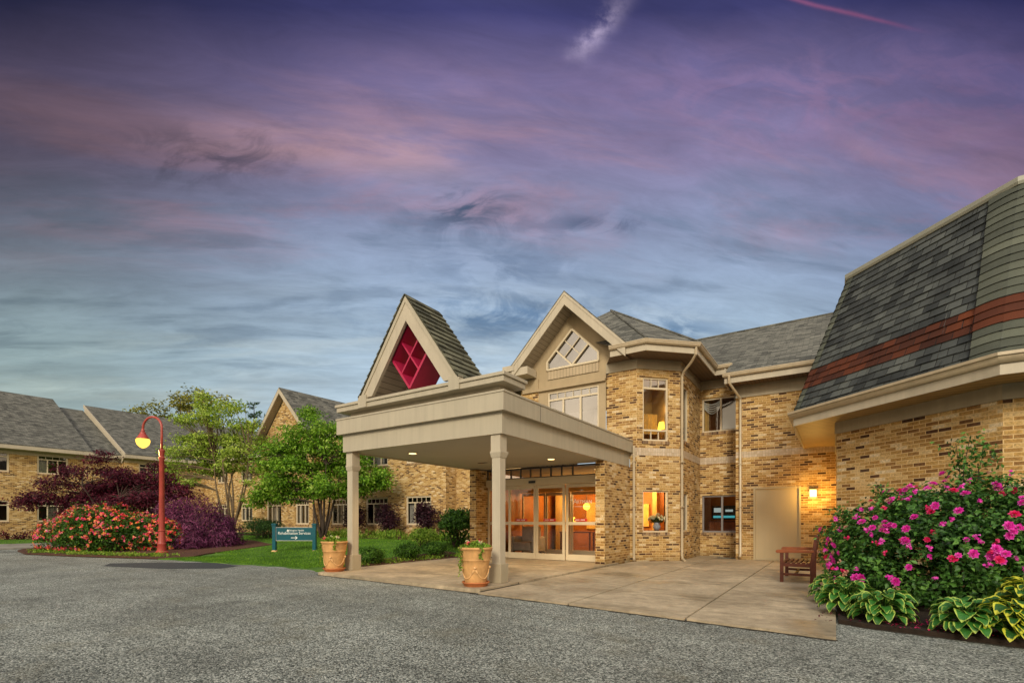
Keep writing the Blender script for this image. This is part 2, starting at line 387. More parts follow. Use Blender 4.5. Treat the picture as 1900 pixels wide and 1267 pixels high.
M['white'] = pbr('white_paint', (.80, .80, .78), .5, .03)
M['soil'] = pbr('soil', (.030, .018, .011), .95, .4, 14, 1.0)
M['mulch'] = pbr('mulch', (.085, .035, .020), .95, .5, 22, 1.0)
M['orange'] = pbr('wood_panelling', (.40, .135, .022), .5, .25, 2.5)
M['cream'] = pbr('cream_wall', (.60, .40, .14), .8, .06)
M['tile'] = pbr('tile_floor', (.055, .028, .018), .3, .2, 3)
M['bulb'] = emit_mat('recessed_bulb', (1.0, .68, .28), 2.0)
M['globe'] = emit_mat('globe_glow', (1.0, .60, .09), 1.3)
M['warmglow'] = emit_mat('lamp_glow', (1.0, .60, .06), 2.6)
M['cube'] = emit_mat('wall_lamp_glow', (1.0, .66, .22), 3.6)
M['redsticker'] = pbr('red_sticker', (.55, .02, .02), .5)
M['vase'] = pbr('china_vase', (.40, .45, .55), .25, .35, 30)
M['black'] = pbr('black_plastic', (.015, .016, .018), .4)

# ================================================================== mesh builder
ORG = {}
def finish_obj(o, parent):
    COL.objects.link(o)
    if parent is not None: o.parent = parent
    return o
class MB:
    def __init__(s): s.v = []; s.f = []; s.uv = []; s.mi = []; s.cm = 0
    def add(s, vs, fs, uvs=None):
        o = len(s.v); s.v += [tuple(p) for p in vs]
        for i, f in enumerate(fs):
            s.f.append(tuple(k + o for k in f)); s.uv.append(uvs[i] if uvs else None); s.mi.append(s.cm)
        return s
    def quad(s, a, b, c, d, uv=None): return s.add([a, b, c, d], [(0, 1, 2, 3)], [uv] if uv else None)
    def box(s, x0, x1, y0, y1, z0, z1):
        v = [(x0, y0, z0), (x1, y0, z0), (x1, y1, z0), (x0, y1, z0), (x0, y0, z1), (x1, y0, z1), (x1, y1, z1), (x0, y1, z1)]
        return s.add(v, [(0, 3, 2, 1), (4, 5, 6, 7), (0, 1, 5, 4), (1, 2, 6, 5), (2, 3, 7, 6), (3, 0, 4, 7)])
    def obox(s, P, t, s0, s1, o0, o1, z0, z1):          # box along direction t from P; o = outward (right of t)
        n = (t[1], -t[0])
        def q(a, o, z): return (P[0] + t[0] * a + n[0] * o, P[1] + t[1] * a + n[1] * o, z)
        v = [q(s0, o1, z0), q(s1, o1, z0), q(s1, o0, z0), q(s0, o0, z0), q(s0, o1, z1), q(s1, o1, z1), q(s1, o0, z1), q(s0, o0, z1)]
        return s.add(v, [(0, 3, 2, 1), (4, 5, 6, 7), (0, 1, 5, 4), (1, 2, 6, 5), (2, 3, 7, 6), (3, 0, 4, 7)])
    def slab(s, pts, d):                                  # polygon extruded by vector d
        n = len(pts); v = [tuple(p) for p in pts] + [(p[0] + d[0], p[1] + d[1], p[2] + d[2]) for p in pts]
        return s.add(v, [tuple(range(n)), tuple(range(2 * n - 1, n - 1, -1))] + [(i, i + n, (i + 1) % n + n, (i + 1) % n) for i in range(n)])
    def sweep(s, path, prof, closed=False):               # horizontal mitred sweep, prof = [(outward, z)]
        rings = []
        for i in range(len(path)): rings.append([offset_pt(path, i, o) + (z,) for o, z in prof])
        n = len(prof); v = [p for r in rings for p in r]; f = []
        for i in range(len(path) - 1):
            for j in range(n):
                k = (j + 1) % n
                f.append((i * n + j, (i + 1) * n + j, (i + 1) * n + k, i * n + k))
        f.append(tuple(range(n))); f.append(tuple((len(path) - 1) * n + j for j in range(n - 1, -1, -1)))
        return s.add(v, f)
    def tube(s, pts, rad, seg=10, cap=True):
        pts = [Vector(p) for p in pts]; n = len(pts)
        rr = rad if isinstance(rad, (list, tuple)) else [rad] * n
        up = None; v = []
        for i in range(n):
            d = (pts[min(i + 1, n - 1)] - pts[max(i - 1, 0)]).normalized()
            if up is None: up = Vector((0, 0, 1)) if abs(d.z) < .9 else Vector((1, 0, 0))
            x = up.cross(d); x = x.normalized() if x.length > 1e-6 else Vector((1, 0, 0)); y = d.cross(x).normalized(); up = y
            for k in range(seg):
                a = 2 * pi * k / seg; v.append(pts[i] + (x * cos(a) + y * sin(a)) * rr[i])
        f = [(i * seg + k, i * seg + (k + 1) % seg, (i + 1) * seg + (k + 1) % seg, (i + 1) * seg + k) for i in range(n - 1) for k in range(seg)]
        if cap: f += [tuple(range(seg - 1, -1, -1)), tuple((n - 1) * seg + k for k in range(seg))]
        return s.add(v, f)
    def lathe(s, prof, c=(0, 0, 0), seg=28, flute=None):
        v = []
        for i, (r, z) in enumerate(prof):
            for k in range(seg):
                a = 2 * pi * k / seg; rr = r
                if flute and flute[0] <= z <= flute[1] and k % 2: rr = r * flute[2]
                v.append((c[0] + rr * cos(a), c[1] + rr * sin(a), c[2] + z))
        n = len(prof)
        f = [(i * seg + k, i * seg + (k + 1) % seg, (i + 1) * seg + (k + 1) % seg, (i + 1) * seg + k) for i in range(n - 1) for k in range(seg)]
        f += [tuple(range(seg - 1, -1, -1)), tuple((n - 1) * seg + k for k in range(seg))]
        return s.add(v, f)
    def ball(s, c, r, seg=12, rings=8, sz=1.0):
        pr = [(r * sin(pi * i / rings), -r * sz * cos(pi * i / rings)) for i in range(rings + 1)]
        pr[0] = (r * .02, pr[0][1]); pr[-1] = (r * .02, pr[-1][1])
        return s.lathe(pr, c, seg)
    def build(s, name, material, parent=None, smooth=False, bevel=0, org=None):
        o3 = Vector(ORG.get(parent, (0, 0, 0)) if org is None else org)
        me = bpy.data.meshes.new(name)
        me.from_pydata([tuple(Vector(p) - o3) for p in s.v], [], s.f)
        mats = material if isinstance(material, (list, tuple)) else [material]
        for m in mats: me.materials.append(m)
        if len(mats) > 1: me.polygons.foreach_set('material_index', s.mi)
        ul = me.uv_layers.new(name='UVMap'); Z = Vector((0, 0, 1))
        for p, uv in zip(me.polygons, s.uv):
            if uv:
                for li, q in zip(p.loop_indices, uv): ul.data[li].uv = q
                continue
            n = p.normal
            t = Z.cross(n)
            if t.length < .02: t = Vector((1, 0, 0)); bb = Vector((0, 1, 0))
            else: t.normalize(); bb = n.cross(t)
            for li in p.loop_indices:
                q = me.vertices[me.loops[li].vertex_index].co + o3
                ul.data[li].uv = (q.dot(t), q.dot(bb))
        if smooth:
            me.polygons.foreach_set('use_smooth', [True] * len(me.polygons))
        me.update()
        o = bpy.data.objects.new(name, me); finish_obj(o, parent)
        if parent is not None: ORG[o] = ORG.get(parent, (0, 0, 0))
        if smooth == 'auto':
            me.polygons.foreach_set('use_smooth', [True] * len(me.polygons))
            me.set_sharp_from_angle(angle=radians(38)) if hasattr(me, 'set_sharp_from_angle') else None
        if bevel:
            b = o.modifiers.new('bevel', 'BEVEL'); b.width = bevel; b.segments = 2; b.limit_method = 'ANGLE'; b.angle_limit = radians(40)
        return o
def offset_pt(path, i, o):
    def nrm(a, b):
        d = (b[0] - a[0], b[1] - a[1]); l = sqrt(d[0] ** 2 + d[1] ** 2); return (d[1] / l, -d[0] / l)
    ns = []
    if i > 0: ns.append(nrm(path[i - 1], path[i]))
    if i < len(path) - 1: ns.append(nrm(path[i], path[i + 1]))
    if len(ns) == 1: n = ns[0]; k = 1
    else:
        n = (ns[0][0] + ns[1][0], ns[0][1] + ns[1][1]); l = sqrt(n[0] ** 2 + n[1] ** 2); n = (n[0] / l, n[1] / l); k = 1 / max(.3, n[0] * ns[0][0] + n[1] * ns[0][1])
    return (path[i][0] + n[0] * o * k, path[i][1] + n[1] * o * k)
def tag(o, label=None, cat=None, group=None, kind=None):
    if label: o['label'] = label
    if cat: o['category'] = cat
    if group: o['group'] = group
    if kind: o['kind'] = kind
    return o
def root(name, loc, label, cat, group=None, rotz=0, world=False):
    o = bpy.data.objects.new(name, None); COL.objects.link(o); o.location = loc; o.rotation_euler = (0, 0, rotz); o.empty_display_size = .2
    ORG[o] = tuple(loc) if world else (0, 0, 0)
    return tag(o, label, cat, group)
def text_mesh(name, body, size, material, parent, mtx, align='CENTER'):
    cu = bpy.data.curves.new(name, 'FONT'); cu.body = body; cu.size = size; cu.align_x = align; cu.extrude = .001
    tmp = bpy.data.objects.new(name, cu); COL.objects.link(tmp)
    bpy.context.view_layer.update()
    me = bpy.data.meshes.new_from_object(tmp.evaluated_get(bpy.context.evaluated_depsgraph_get()))
    bpy.data.objects.remove(tmp)
    me.transform(mtx); me.materials.clear(); me.materials.append(material)
    o = bpy.data.objects.new(name, me); finish_obj(o, parent); return o

# ------------------------------------------------------------------ walls with openings, and windows
def seg_dir(P, Q):
    d = (Q[0] - P[0], Q[1] - P[1]); l = sqrt(d[0] ** 2 + d[1] ** 2); return (d[0] / l, d[1] / l), l
def wall(mb, P, Q, z0, z1, ops=(), rev=.12):
    t, L = seg_dir(P, Q); n = (t[1], -t[0])
    def q(s, z, o=0.0): return (P[0] + t[0] * s + n[0] * o, P[1] + t[1] * s + n[1] * o, z)
    ss = sorted(set([0, L] + [x for o in ops for x in o[:2]])); zz = sorted(set([z0, z1] + [x for o in ops for x in o[2:4]]))
    for i in range(len(ss) - 1):
        for j in range(len(zz) - 1):
            cs, cz = (ss[i] + ss[i + 1]) / 2, (zz[j] + zz[j + 1]) / 2
            if any(o[0] < cs < o[1] and o[2] < cz < o[3] for o in ops): continue
            mb.quad(q(ss[i], zz[j]), q(ss[i + 1], zz[j]), q(ss[i + 1], zz[j + 1]), q(ss[i], zz[j + 1]))
    for s0, s1, a, b in [o[:4] for o in ops]:
        mb.quad(q(s0, a), q(s0, b), q(s0, b, -rev), q(s0, a, -rev)); mb.quad(q(s1, b), q(s1, a), q(s1, a, -rev), q(s1, b, -rev))
        mb.quad(q(s0, b), q(s1, b), q(s1, b, -rev), q(s0, b, -rev)); mb.quad(q(s1, a), q(s0, a), q(s0, a, -rev), q(s1, a, -rev))
def window(parent, P, Q, op, mull=(), transom=None, grid=0, lowgrid=None, frame='frame', glass='glass', curtain=None, sill=True, inset=.045, fw=.05, recess=True, label=None, depth=.45, intmat='interior', cdep=.16):
    t, L = seg_dir(P, Q); s0, s1, a, b = op; w = s1 - s0
    f = MB()
    f.obox(P, t, s0, s0 + fw, -inset - .07, -inset, a, b); f.obox(P, t, s1 - fw, s1, -inset - .07, -inset, a, b)
    f.obox(P, t, s0 + fw, s1 - fw, -inset - .07, -inset, a, a + fw); f.obox(P, t, s0 + fw, s1 - fw, -inset - .07, -inset, b - fw, b)
    top = b - fw; bot = a + fw
    if transom:
        f.obox(P, t, s0 + fw, s1 - fw, -inset - .07, -inset + .004, transom - .028, transom + .028); top = transom - .028
        for k in range(1, grid):
            c = s0 + fw + (w - 2 * fw) * k / grid; f.obox(P, t, c - .011, c + .011, -inset - .05, -inset - .012, transom + .028, b - fw)
    if lowgrid:
        f.obox(P, t, s0 + fw, s1 - fw, -inset - .07, -inset + .004, lowgrid[0] - .025, lowgrid[0] + .025)
        for k in range(1, lowgrid[1]):
            c = s0 + fw + (w - 2 * fw) * k / lowgrid[1]; f.obox(P, t, c - .012, c + .012, -inset - .05, -inset - .012, bot, lowgrid[0] - .025)
        bot = lowgrid[0] + .025
    for m_ in mull:
        c = s0 + w * m_; f.obox(P, t, c - .03, c + .03, -inset - .07, -inset + .002, bot, top)
    fo = f.build('window', M[frame], parent)
    if label: fo['label'] = label
    g_ = MB(); n = (t[1], -t[0])
    def q(s, z, o): return (P[0] + t[0] * s + n[0] * o, P[1] + t[1] * s + n[1] * o, z)
    g_.quad(q(s0 + fw, a + fw, -inset - .04), q(s1 - fw, a + fw, -inset - .04), q(s1 - fw, b - fw, -inset - .04), q(s0 + fw, b - fw, -inset - .04))
    g_.build('pane', M[glass], fo)
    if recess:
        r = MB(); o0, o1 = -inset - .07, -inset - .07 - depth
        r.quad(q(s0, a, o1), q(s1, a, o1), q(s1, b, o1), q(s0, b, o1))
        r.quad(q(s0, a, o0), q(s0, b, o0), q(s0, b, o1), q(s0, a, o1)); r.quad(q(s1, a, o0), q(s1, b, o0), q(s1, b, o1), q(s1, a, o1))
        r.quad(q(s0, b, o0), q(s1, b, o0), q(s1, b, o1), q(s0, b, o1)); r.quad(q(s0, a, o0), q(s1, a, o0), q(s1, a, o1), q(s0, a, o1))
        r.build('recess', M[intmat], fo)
    if curtain:
        for (c0, c1, ca, cb, mt) in curtain:
            cm = MB(); N = max(6, int((c1 - c0) * w * 26)); x0 = s0 + w * c0; x1 = s0 + w * c1; za = a + (b - a) * ca; zb = a + (b - a) * cb
            for k in range(N):
                xa = x0 + (x1 - x0) * k / N; xb = x0 + (x1 - x0) * (k + 1) / N
                oa = -inset - cdep + .022 * sin(k * 1.7); ob = -inset - cdep + .022 * sin((k + 1) * 1.7)
                cm.quad(q(xa, za, oa), q(xb, za, ob), q(xb, zb, ob), q(xa, zb, oa))
            cm.build('curtain', M[mt], fo, smooth=True)
    if sill:
        s_ = MB(); s_.obox(P, t, s0 - .03, s1 + .03, -.11, .022, a - .095, a - .004); s_.build('sill', M['sillbrick'], fo)
    return fo

# ================================================================== ground
def lawn_z(x, y):
    k = min(1, max(0, (y - 8.0) / 7.0)); k = k * k * (3 - 2 * k)
    e = min(1, max(0, (-9.9 - x) / 2.0)) * min(1, max(0, (x + 42) / 6.0))
    return .35 * k * e
mb = MB(); mb.quad((-400, -300, -.30), (300, -300, -.30), (300, 500, -.30), (-400, 500, -.30))
tag(mb.build('ground', M['soil']), kind='structure')
mb = MB(); N = 40
mb.box(-70, 30, -40, 19.0, -.25, 0.0)
tag(mb.build('asphalt', M['asphalt']), kind='structure')
mb = MB(); mb.slab([(-17.0, 5.15, .003), (-16.2, 4.75, .003), (-13.9, 5.35, .003), (-12.9, 6.15, .003), (-13.2, 6.75, .003), (-14.9, 6.9, .003), (-16.2, 6.0, .003)], (0, 0, .004))
tag(mb.build('asphalt_patch', M['patch']), kind='structure')
# forecourt slabs (right hand side is a little lower than the canopy slab)
def jitter_line(a, b, n, amp): return [(a[0] + (b[0] - a[0]) * i / n + random.uniform(-amp, amp), a[1] + (b[1] - a[1]) * i / n + random.uniform(-amp, amp)) for i in range(1, n)]
mb = MB()
xs = [-4.88, -3.16, -1.5, 0.02]; fy = [6.33, 6.20, 6.03, 5.87]
for k in range(3):
    x0, x1 = xs[k] + .014, xs[k + 1] - .014
    front = [(x0, fy[k])] + [(x, y_) for x, y_ in jitter_line((x0, fy[k]), (x1, fy[k + 1]), 14, .012)] + [(x1, fy[k + 1])]
    poly = front + [(x1, 16.3)] + [(x0, 16.3)]
    if k == 2: poly = front + [(x1, 6.86), (.0, 8.2), (-.18, 9.4), (-.05, 10.3), (x1, 11.2), (x1, 16.3), (x0, 16.3)]
    if k == 0: poly = front + [(x1, 17.4), (x0 - .6, 17.4), (x0, 14)]
    mb.slab([(p[0], p[1], .004) for p in poly], (0, 0, .026))
tag(mb.build('pavement', M['concrete']), kind='structure')
mb = MB()
mb.slab([(p[0], p[1], .004) for p in [(-9.55, 6.61), (-7.5, 6.52), (-5.2, 6.40), (-4.9, 6.42), (-4.9, 7.585), (-9.80, 7.585), (-9.74, 7.0)]], (0, 0, .062))
mb.slab([(p[0], p[1], .004) for p in [(-9.80, 7.605), (-4.9, 7.605), (-4.9, 12.6), (-9.80, 12.6)]], (0, 0, .060))
tag(mb.build('canopy_pavement', M['concrete']), kind='structure')
mb = MB(); mb.box(-4.898, -4.855, 6.40, 7.62, .0305, .036); mb.box(-5.35, -4.898, 7.587, 7.603, .0305, .0640)  # painted shadow of the gap along the slab step, plus the dark joint
tag(mb.build('slab_gap_shade', M['joint']), kind='structure')
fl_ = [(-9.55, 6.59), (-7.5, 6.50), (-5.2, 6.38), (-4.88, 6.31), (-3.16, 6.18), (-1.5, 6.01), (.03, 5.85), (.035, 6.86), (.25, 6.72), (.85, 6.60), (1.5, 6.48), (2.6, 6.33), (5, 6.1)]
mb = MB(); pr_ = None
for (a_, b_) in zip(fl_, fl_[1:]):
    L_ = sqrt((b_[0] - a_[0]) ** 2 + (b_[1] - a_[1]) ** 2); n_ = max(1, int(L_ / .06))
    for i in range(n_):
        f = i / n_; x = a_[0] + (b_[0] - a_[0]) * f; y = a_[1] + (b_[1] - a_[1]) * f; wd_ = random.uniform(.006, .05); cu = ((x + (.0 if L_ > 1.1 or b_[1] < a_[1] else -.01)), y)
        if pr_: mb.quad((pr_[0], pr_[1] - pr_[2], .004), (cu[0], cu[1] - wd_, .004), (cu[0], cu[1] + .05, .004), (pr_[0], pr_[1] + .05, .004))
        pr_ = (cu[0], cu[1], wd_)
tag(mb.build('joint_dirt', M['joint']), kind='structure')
# lawn, as a height field bounded by the kerb line
edge = [(-46, 1.0), (-34.6, 1.0), (-34.4, 6.2), (-29.5, 6.4), (-26.5, 5.2), (-24.0, 4.9), (-21.5, 5.4), (-19.3, 6.05), (-17.6, 6.55), (-15.8, 6.75), (-13.8, 6.95), (-12.2, 7.2), (-10.6, 7.15), (-9.87, 7.0)]
def edge_y(x):
    for (xa, ya), (xb, yb) in zip(edge, edge[1:]):
        if xa <= x <= xb:
            k = (x - xa) / (xb - xa); return ya + (yb - ya) * k
    return edge[0][1] if x < edge[0][0] else edge[-1][1]
mb = MB(); X = np.linspace(-46, -9.86, 110); NY = 26
grid = []
for x in X:
    y0 = edge_y(x) + .04 * sin(x * 5.1) + .03 * sin(x * 13.7); y1 = 21.0 if x < -15 else 18.2
    grid.append([(x, y0 + (y1 - y0) * j / NY, lawn_z(x, y0 + (y1 - y0) * j / NY) + .03 + .012 * sin(x * 1.3 + j)) for j in range(NY + 1)])
vs = [p for col_ in grid for p in col_]
mb.add(vs, [(i * (NY + 1) + j, (i + 1) * (NY + 1) + j, (i + 1) * (NY + 1) + j + 1, i * (NY + 1) + j + 1) for i in range(len(X) - 1) for j in range(NY)])
for i in range(len(X) - 1):
    p, q = grid[i][0], grid[i + 1][0]; mb.quad((p[0], p[1], -.02), (q[0], q[1], -.02), q, p)
def grass_mat():
    m, g = mat('lawn')
    tc = g.n('ShaderNodeTexCoord').outputs['Object']
    n1 = g.noise(tc, 1.2, 5, .6); n2 = g.noise(tc, 26, 4, .7)
    v = g.m('ADD', g.m('MULTIPLY', n1, .5), g.m('MULTIPLY', n2, .5))
    cc = g.ramp(v, [(.35, (.025, .070, .006)), (.5, (.065, .165, .010)), (.65, (.14, .27, .016))])
    p = g.n('ShaderNodeBsdfPrincipled', None, Roughness=.9); g.set(p, 'Base Color', cc); g.set(p, 'Normal', bump(g, n2, 1.0, .03))
    finish(g, p.outputs[0]); return m
M['lawn'] = grass_mat()
tag(mb.build('lawn', M['lawn'], smooth=True), kind='structure')
mb = MB(); mb.box(-34.5, -28.9, -6, 7.9, .004, .05)
tag(mb.build('path', M['concrete2']), kind='structure')
def bed(name, poly, m='mulch', h=.03):
    mb = MB(); mb.slab([(x, y, lawn_z(x, y) + .02) for x, y in poly], (0, 0, h)); return tag(mb.build(name, M[m]), kind='structure')
bed('planting_bed', [(-28.0, 5.6), (-26.5, 5.12), (-24.0, 4.82), (-21.5, 5.32), (-19.3, 5.97), (-17.5, 6.5), (-17.2, 7.3), (-18.3, 8.2), (-19.0, 9.3), (-19.6, 11.4), (-23, 12.4), (-28, 9.5)], h=.035)
bed('planting_bed', [(-10.75, 7.6), (-9.87, 7.25), (-9.82, 12.4), (-10.9, 12.4)], h=.05)
mb = MB()
for i in range(12):
    x0 = -25 + i * 1.0
    if x0 > -10.2: break
    mb.quad((x0, 14.9, lawn_z(x0, 14.9) + .045), (x0 + 1, 14.9, lawn_z(x0 + 1, 14.9) + .045), (x0 + 1, 17.2, .42), (x0, 17.2, .42))
mb.quad((-25, 14.9, .395), (-30.4, 15.4, .395), (-30.4, 16.9, .42), (-25, 17.2, .42))
tag(mb.build('planting_bed', M['mulch']), kind='structure')
# corner bed at the right
mb = MB(); pl = [(.03, 6.86), (.25, 6.74), (.85, 6.62), (1.5, 6.50), (2.6, 6.35), (6.5, 6.0), (6.5, 10.3), (2.2, 10.3), (.1, 12.3), (.03, 11.2), (-.05, 10.3), (-.16, 9.4), (.01, 8.2)]
mb.slab([(x, y, .002) for x, y in pl], (0, 0, .05)); tag(mb.build('corner_bed', M['soil']), kind='structure')

# ================================================================== main building
MBR = root('brick_building', (-5, 14, 0), 'two storey tan brick building with gabled entrance front, angled bay and grey shingle roofs', 'building', world=True)
wallA = (-5.72, 13.73); wA2 = (-4.78, 13.73); wB2 = (-3.81, 14.70); wC2 = (-3.81, 17.25); wD2 = (-2.54, 17.25); wE0 = (-2.54, 16.2)
mb = MB()
wall(mb, (-4.99, 13.73), wA2, -.1, 3.0); wall(mb, wallA, wA2, 3.0, 5.9)
LB = sqrt(2) * .97
opB = [(LB - 1.19, LB - .38, 3.53, 5.38), (LB - 1.19, LB - .38, .87, 2.08)]
wall(mb, wA2, wB2, -.1, 5.9, opB)
opC = [(.32, 1.0, 3.62, 5.30), (.32, 1.0, .87, 2.08)]
wall(mb, wB2, wC2, -.1, 5.9, opC)
opD = [(.06, 1.19, 4.17, 5.30), (.06, 1.19, .82, 2.05)]
wall(mb, wC2, wD2, -.1, 6.2, opD)
wall(mb, (-2.54, 17.25), (-2.54, 16.2), -.1, 5.5)
opE = [(.49, 1.72, 0.0, 2.2)]
wall(mb, wE0, (9.0, 16.2), -.1, 5.4, opE)
# entrance piers
mb.box(-5.25, -4.99, 11.86, 13.729, -.1, 2.77); mb.box(-9.45, -9.2, 11.86, 13.7, -.1, 2.77)
# gable front: narrow brick strips beside the painted middle, and the walls running back
wall(mb, (-8.75, 13.72), (-8.05, 13.72), 2.9, 5.40)
wall(mb, (-8.75, 18.0), (-8.75, 13.72), 2.8, 6.0)
wall(mb, (-15.17, 18.0), (-8.75, 18.0), -.1, 6.1)
mb.build('wall', M['brick'], MBR)
mb = MB()
for P, Q in ((wallA, wA2), (wA2, wB2), (wB2, wC2), (wC2, wD2)):
    t, L = seg_dir(P, Q); mb.obox(P, t, 0, L, -.02, .006, 3.10, 3.32)
mb.obox(wE0, (1, 0), 0, 11, -.02, .006, 3.12, 3.30)
mb.build('band', M['band'], MBR)
# painted gable front
mb = MB()
wall(mb, (-8.05, 13.69), (-5.72, 13.69), 3.0, 5.70, [(.34, 2.10, 3.75, 5.32)], .10)
mb.box(-8.058, -8.05, 13.69, 13.72, 3.0, 5.70)
pent = [(-7.71, 6.03), (-5.95, 6.03), (-5.95, 6.29), (-6.83, 7.16), (-7.71, 6.29)]
# wall above: outer outline minus the pentagon, as strips
def gz(x): return 7.78 - abs(x + 6.79)
outer = [(-8.66, 5.70), (-7.71, 5.70), (-5.95, 5.70), (-5.0, 5.70), (-5.0, gz(-5.0)), (-6.79, 7.78), (-8.66, gz(-8.66))]
Yg = 13.70
def P3(p): return (p[0], Yg, p[1])
def poly(*pp): mb.add([P3(p) for p in pp], [tuple(range(len(pp)))])
poly((-8.66, 5.70), (-7.71, 5.70), (-7.71, 6.29), (-7.71, gz(-7.71)), (-8.66, gz(-8.66)))
poly((-5.95, 5.70), (-5.0, 5.70), (-5.0, gz(-5.0)), (-5.95, gz(-5.95)))
poly((-7.71, 5.70), (-5.95, 5.70), (-5.95, 6.03), (-7.71, 6.03))
poly((-7.71, 6.29), (-6.83, 7.16), (-6.79, 7.78), (-7.71, gz(-7.71)))
poly((-6.83, 7.16), (-5.95, 6.29), (-5.95, gz(-5.95)), (-6.79, 7.78))
mb.box(-8.66, -8.05, 13.66, 13.69, 5.40, 5.80)
mb.box(-8.05, -5.72, 13.60, 13.688, 5.38, 5.46)
mb.build('gable_front', M['stucco'], MBR)
mb = MB(); mb.box(-7.71, -5.95, 13.665, 13.695, 5.72, 6.0); mb.build('board_panel', M['vboard'], MBR)
# gable window (a pentagon with a square set on its corner)
fr = MB()
def bar(p, q, wd=.045, y0=13.63, y1=13.72):
    d = Vector((q[0] - p[0], q[1] - p[1])); L = d.length; d /= L; n = Vector((-d.y, d.x)) * wd / 2
    a_, b_, c_, e_ = [(p[0] + n.x, y0, p[1] + n.y), (q[0] + n.x, y0, q[1] + n.y), (q[0] - n.x, y0, q[1] - n.y), (p[0] - n.x, y0, p[1] - n.y)]
    fr.slab([a_, b_, c_, e_], (0, y1 - y0, 0))
for i in range(5): bar(pent[i], pent[(i + 1) % 5], .06, 13.628 + i * .0007)
bc = (-6.83, 6.05); bar(bc, (-7.39, 6.61), .05, 13.635); bar(bc, (-6.27, 6.61), .05, 13.6365)
bar((-7.11, 6.33), (-6.55, 6.885), .022, 13.65); bar((-6.55, 6.33), (-7.11, 6.885), .022, 13.652)
go = fr.build('window', M['frame'], MBR); go['label'] = 'pentagon gable window with crossed bars'
mb = MB(); mb.add([(x, 13.705, z) for x, z in pent], [(0, 1, 2, 3, 4)]); mb.build('pane', M['glass_sky'], go)
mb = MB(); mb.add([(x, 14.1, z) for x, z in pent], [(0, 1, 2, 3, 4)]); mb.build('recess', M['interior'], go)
window(MBR, (-8.05, 13.69), (-5.72, 13.69), (.34, 2.10, 3.75, 5.32), mull=(.31, .65), transom=5.06, grid=6, glass='glass_sky', sill=False, inset=.02, curtain=[(.02, .98, .0, .55, 'curtain')])
M['glass_mid'] = glass_mat('half_reflective_glass', (.75, .75, .73), .20, 1.5)
wb = window(MBR, wA2, wB2, opB[0], transom=5.07, grid=3, lowgrid=(3.84, 3), glass='glass_mid', curtain=[(.02, .98, .17, .50, 'curtain_y')], depth=.9, intmat='cream', cdep=.6)
wb2 = window(MBR, wA2, wB2, opB[1], recess=False, glass='glass_door', fw=.04)
window(MBR, wB2, wC2, opC[0], glass='glass'); window(MBR, wB2, wC2, opC[1], glass='glass')
window(MBR, wC2, wD2, opD[0], mull=(.52,), glass='glass', frame='frame', curtain=[(.02, .16, .0, .95, 'curtain_y')], intmat='orange', depth=.8)
window(MBR, wC2, wD2, opD[1], mull=(.55,), glass='glass_door', frame='greyframe', recess=False)
# swagged valance, and a white panel painted as reflection, in the upper recess window
mb = MB()
for k in range(5):
    pts = [(-3.72 + .53 * i / 10, 17.37 + .004 * k, 5.20 - .04 * k - (.10 + .035 * k) * sin(pi * i / 10)) for i in range(11)]; mb.tube(pts, .02, 6)
mb.build('valance', M['white'], MBR, smooth=True)
mb = MB(); mb.slab([(-3.13, 17.345, 4.24), (-2.68, 17.345, 4.24), (-2.68, 17.345, 5.20), (-3.13, 17.345, 4.92)], (0, .01, 0)); mb.build('pane_reflection', M['white'], MBR)

# frieze, fascia, gutters of the bay and of the wing behind
wpath = [(-5.72, 13.73), wA2, wB2, wC2, (-2.50, 17.25)]
mb = MB(); mb.sweep(wpath, [(.0, 5.60), (.035, 5.60), (.035, 5.90), (0, 5.90)])
mb.obox(wE0, (1, 0), -.03, 11, 0, .035, 4.94, 5.32); mb.box(-2.572, -2.54, 16.165, 17.2, 4.94, 5.6)
mb.build('frieze', M['trim'], MBR)
epath = [(-5.36, 13.12), (-4.32, 13.12), (-3.22, 14.22), (-3.22, 16.65), (-2.70, 16.65)]
mb = MB(); mb.sweep(epath, [(-.03, 5.87), (0, 5.87), (0, 6.08), (-.03, 6.08)])
mb.box(-2.76, 9, 15.60, 15.63, 5.28, 5.50); mb.box(-2.76, -2.73, 15.63, 16.66, 5.28, 5.75)
mb.build('fascia', M['trim2'], MBR)
gut = [(0, 6.05), (.07, 6.05), (.10, 6.09), (.10, 6.13), (.115, 6.13), (.115, 6.16), (.09, 6.16), (.08, 6.10), (.01, 6.10), (.01, 6.16), (0, 6.16)]
mb = MB(); mb.sweep(epath, gut); mb.sweep([(-2.80, 15.6), (9, 15.6)], [(o, z - .59) for o, z in gut]); mb.build('gutter', M['gutter'], MBR)
mb = MB()
for i in range(4):
    p0, p1 = wpath[i], wpath[i + 1]; e0, e1 = epath[i], epath[i + 1]
    mb.add([(e0[0], e0[1], 5.882), (e1[0], e1[1], 5.882), (p1[0], p1[1], 5.882), (p0[0], p0[1], 5.882)], [(0, 3, 2, 1)])
mb.quad((-2.73, 15.62, 5.30), (-2.73, 16.2, 5.30), (9, 16.2, 5.30), (9, 15.62, 5.30))
mb.build('soffit', M['soffit'], MBR)
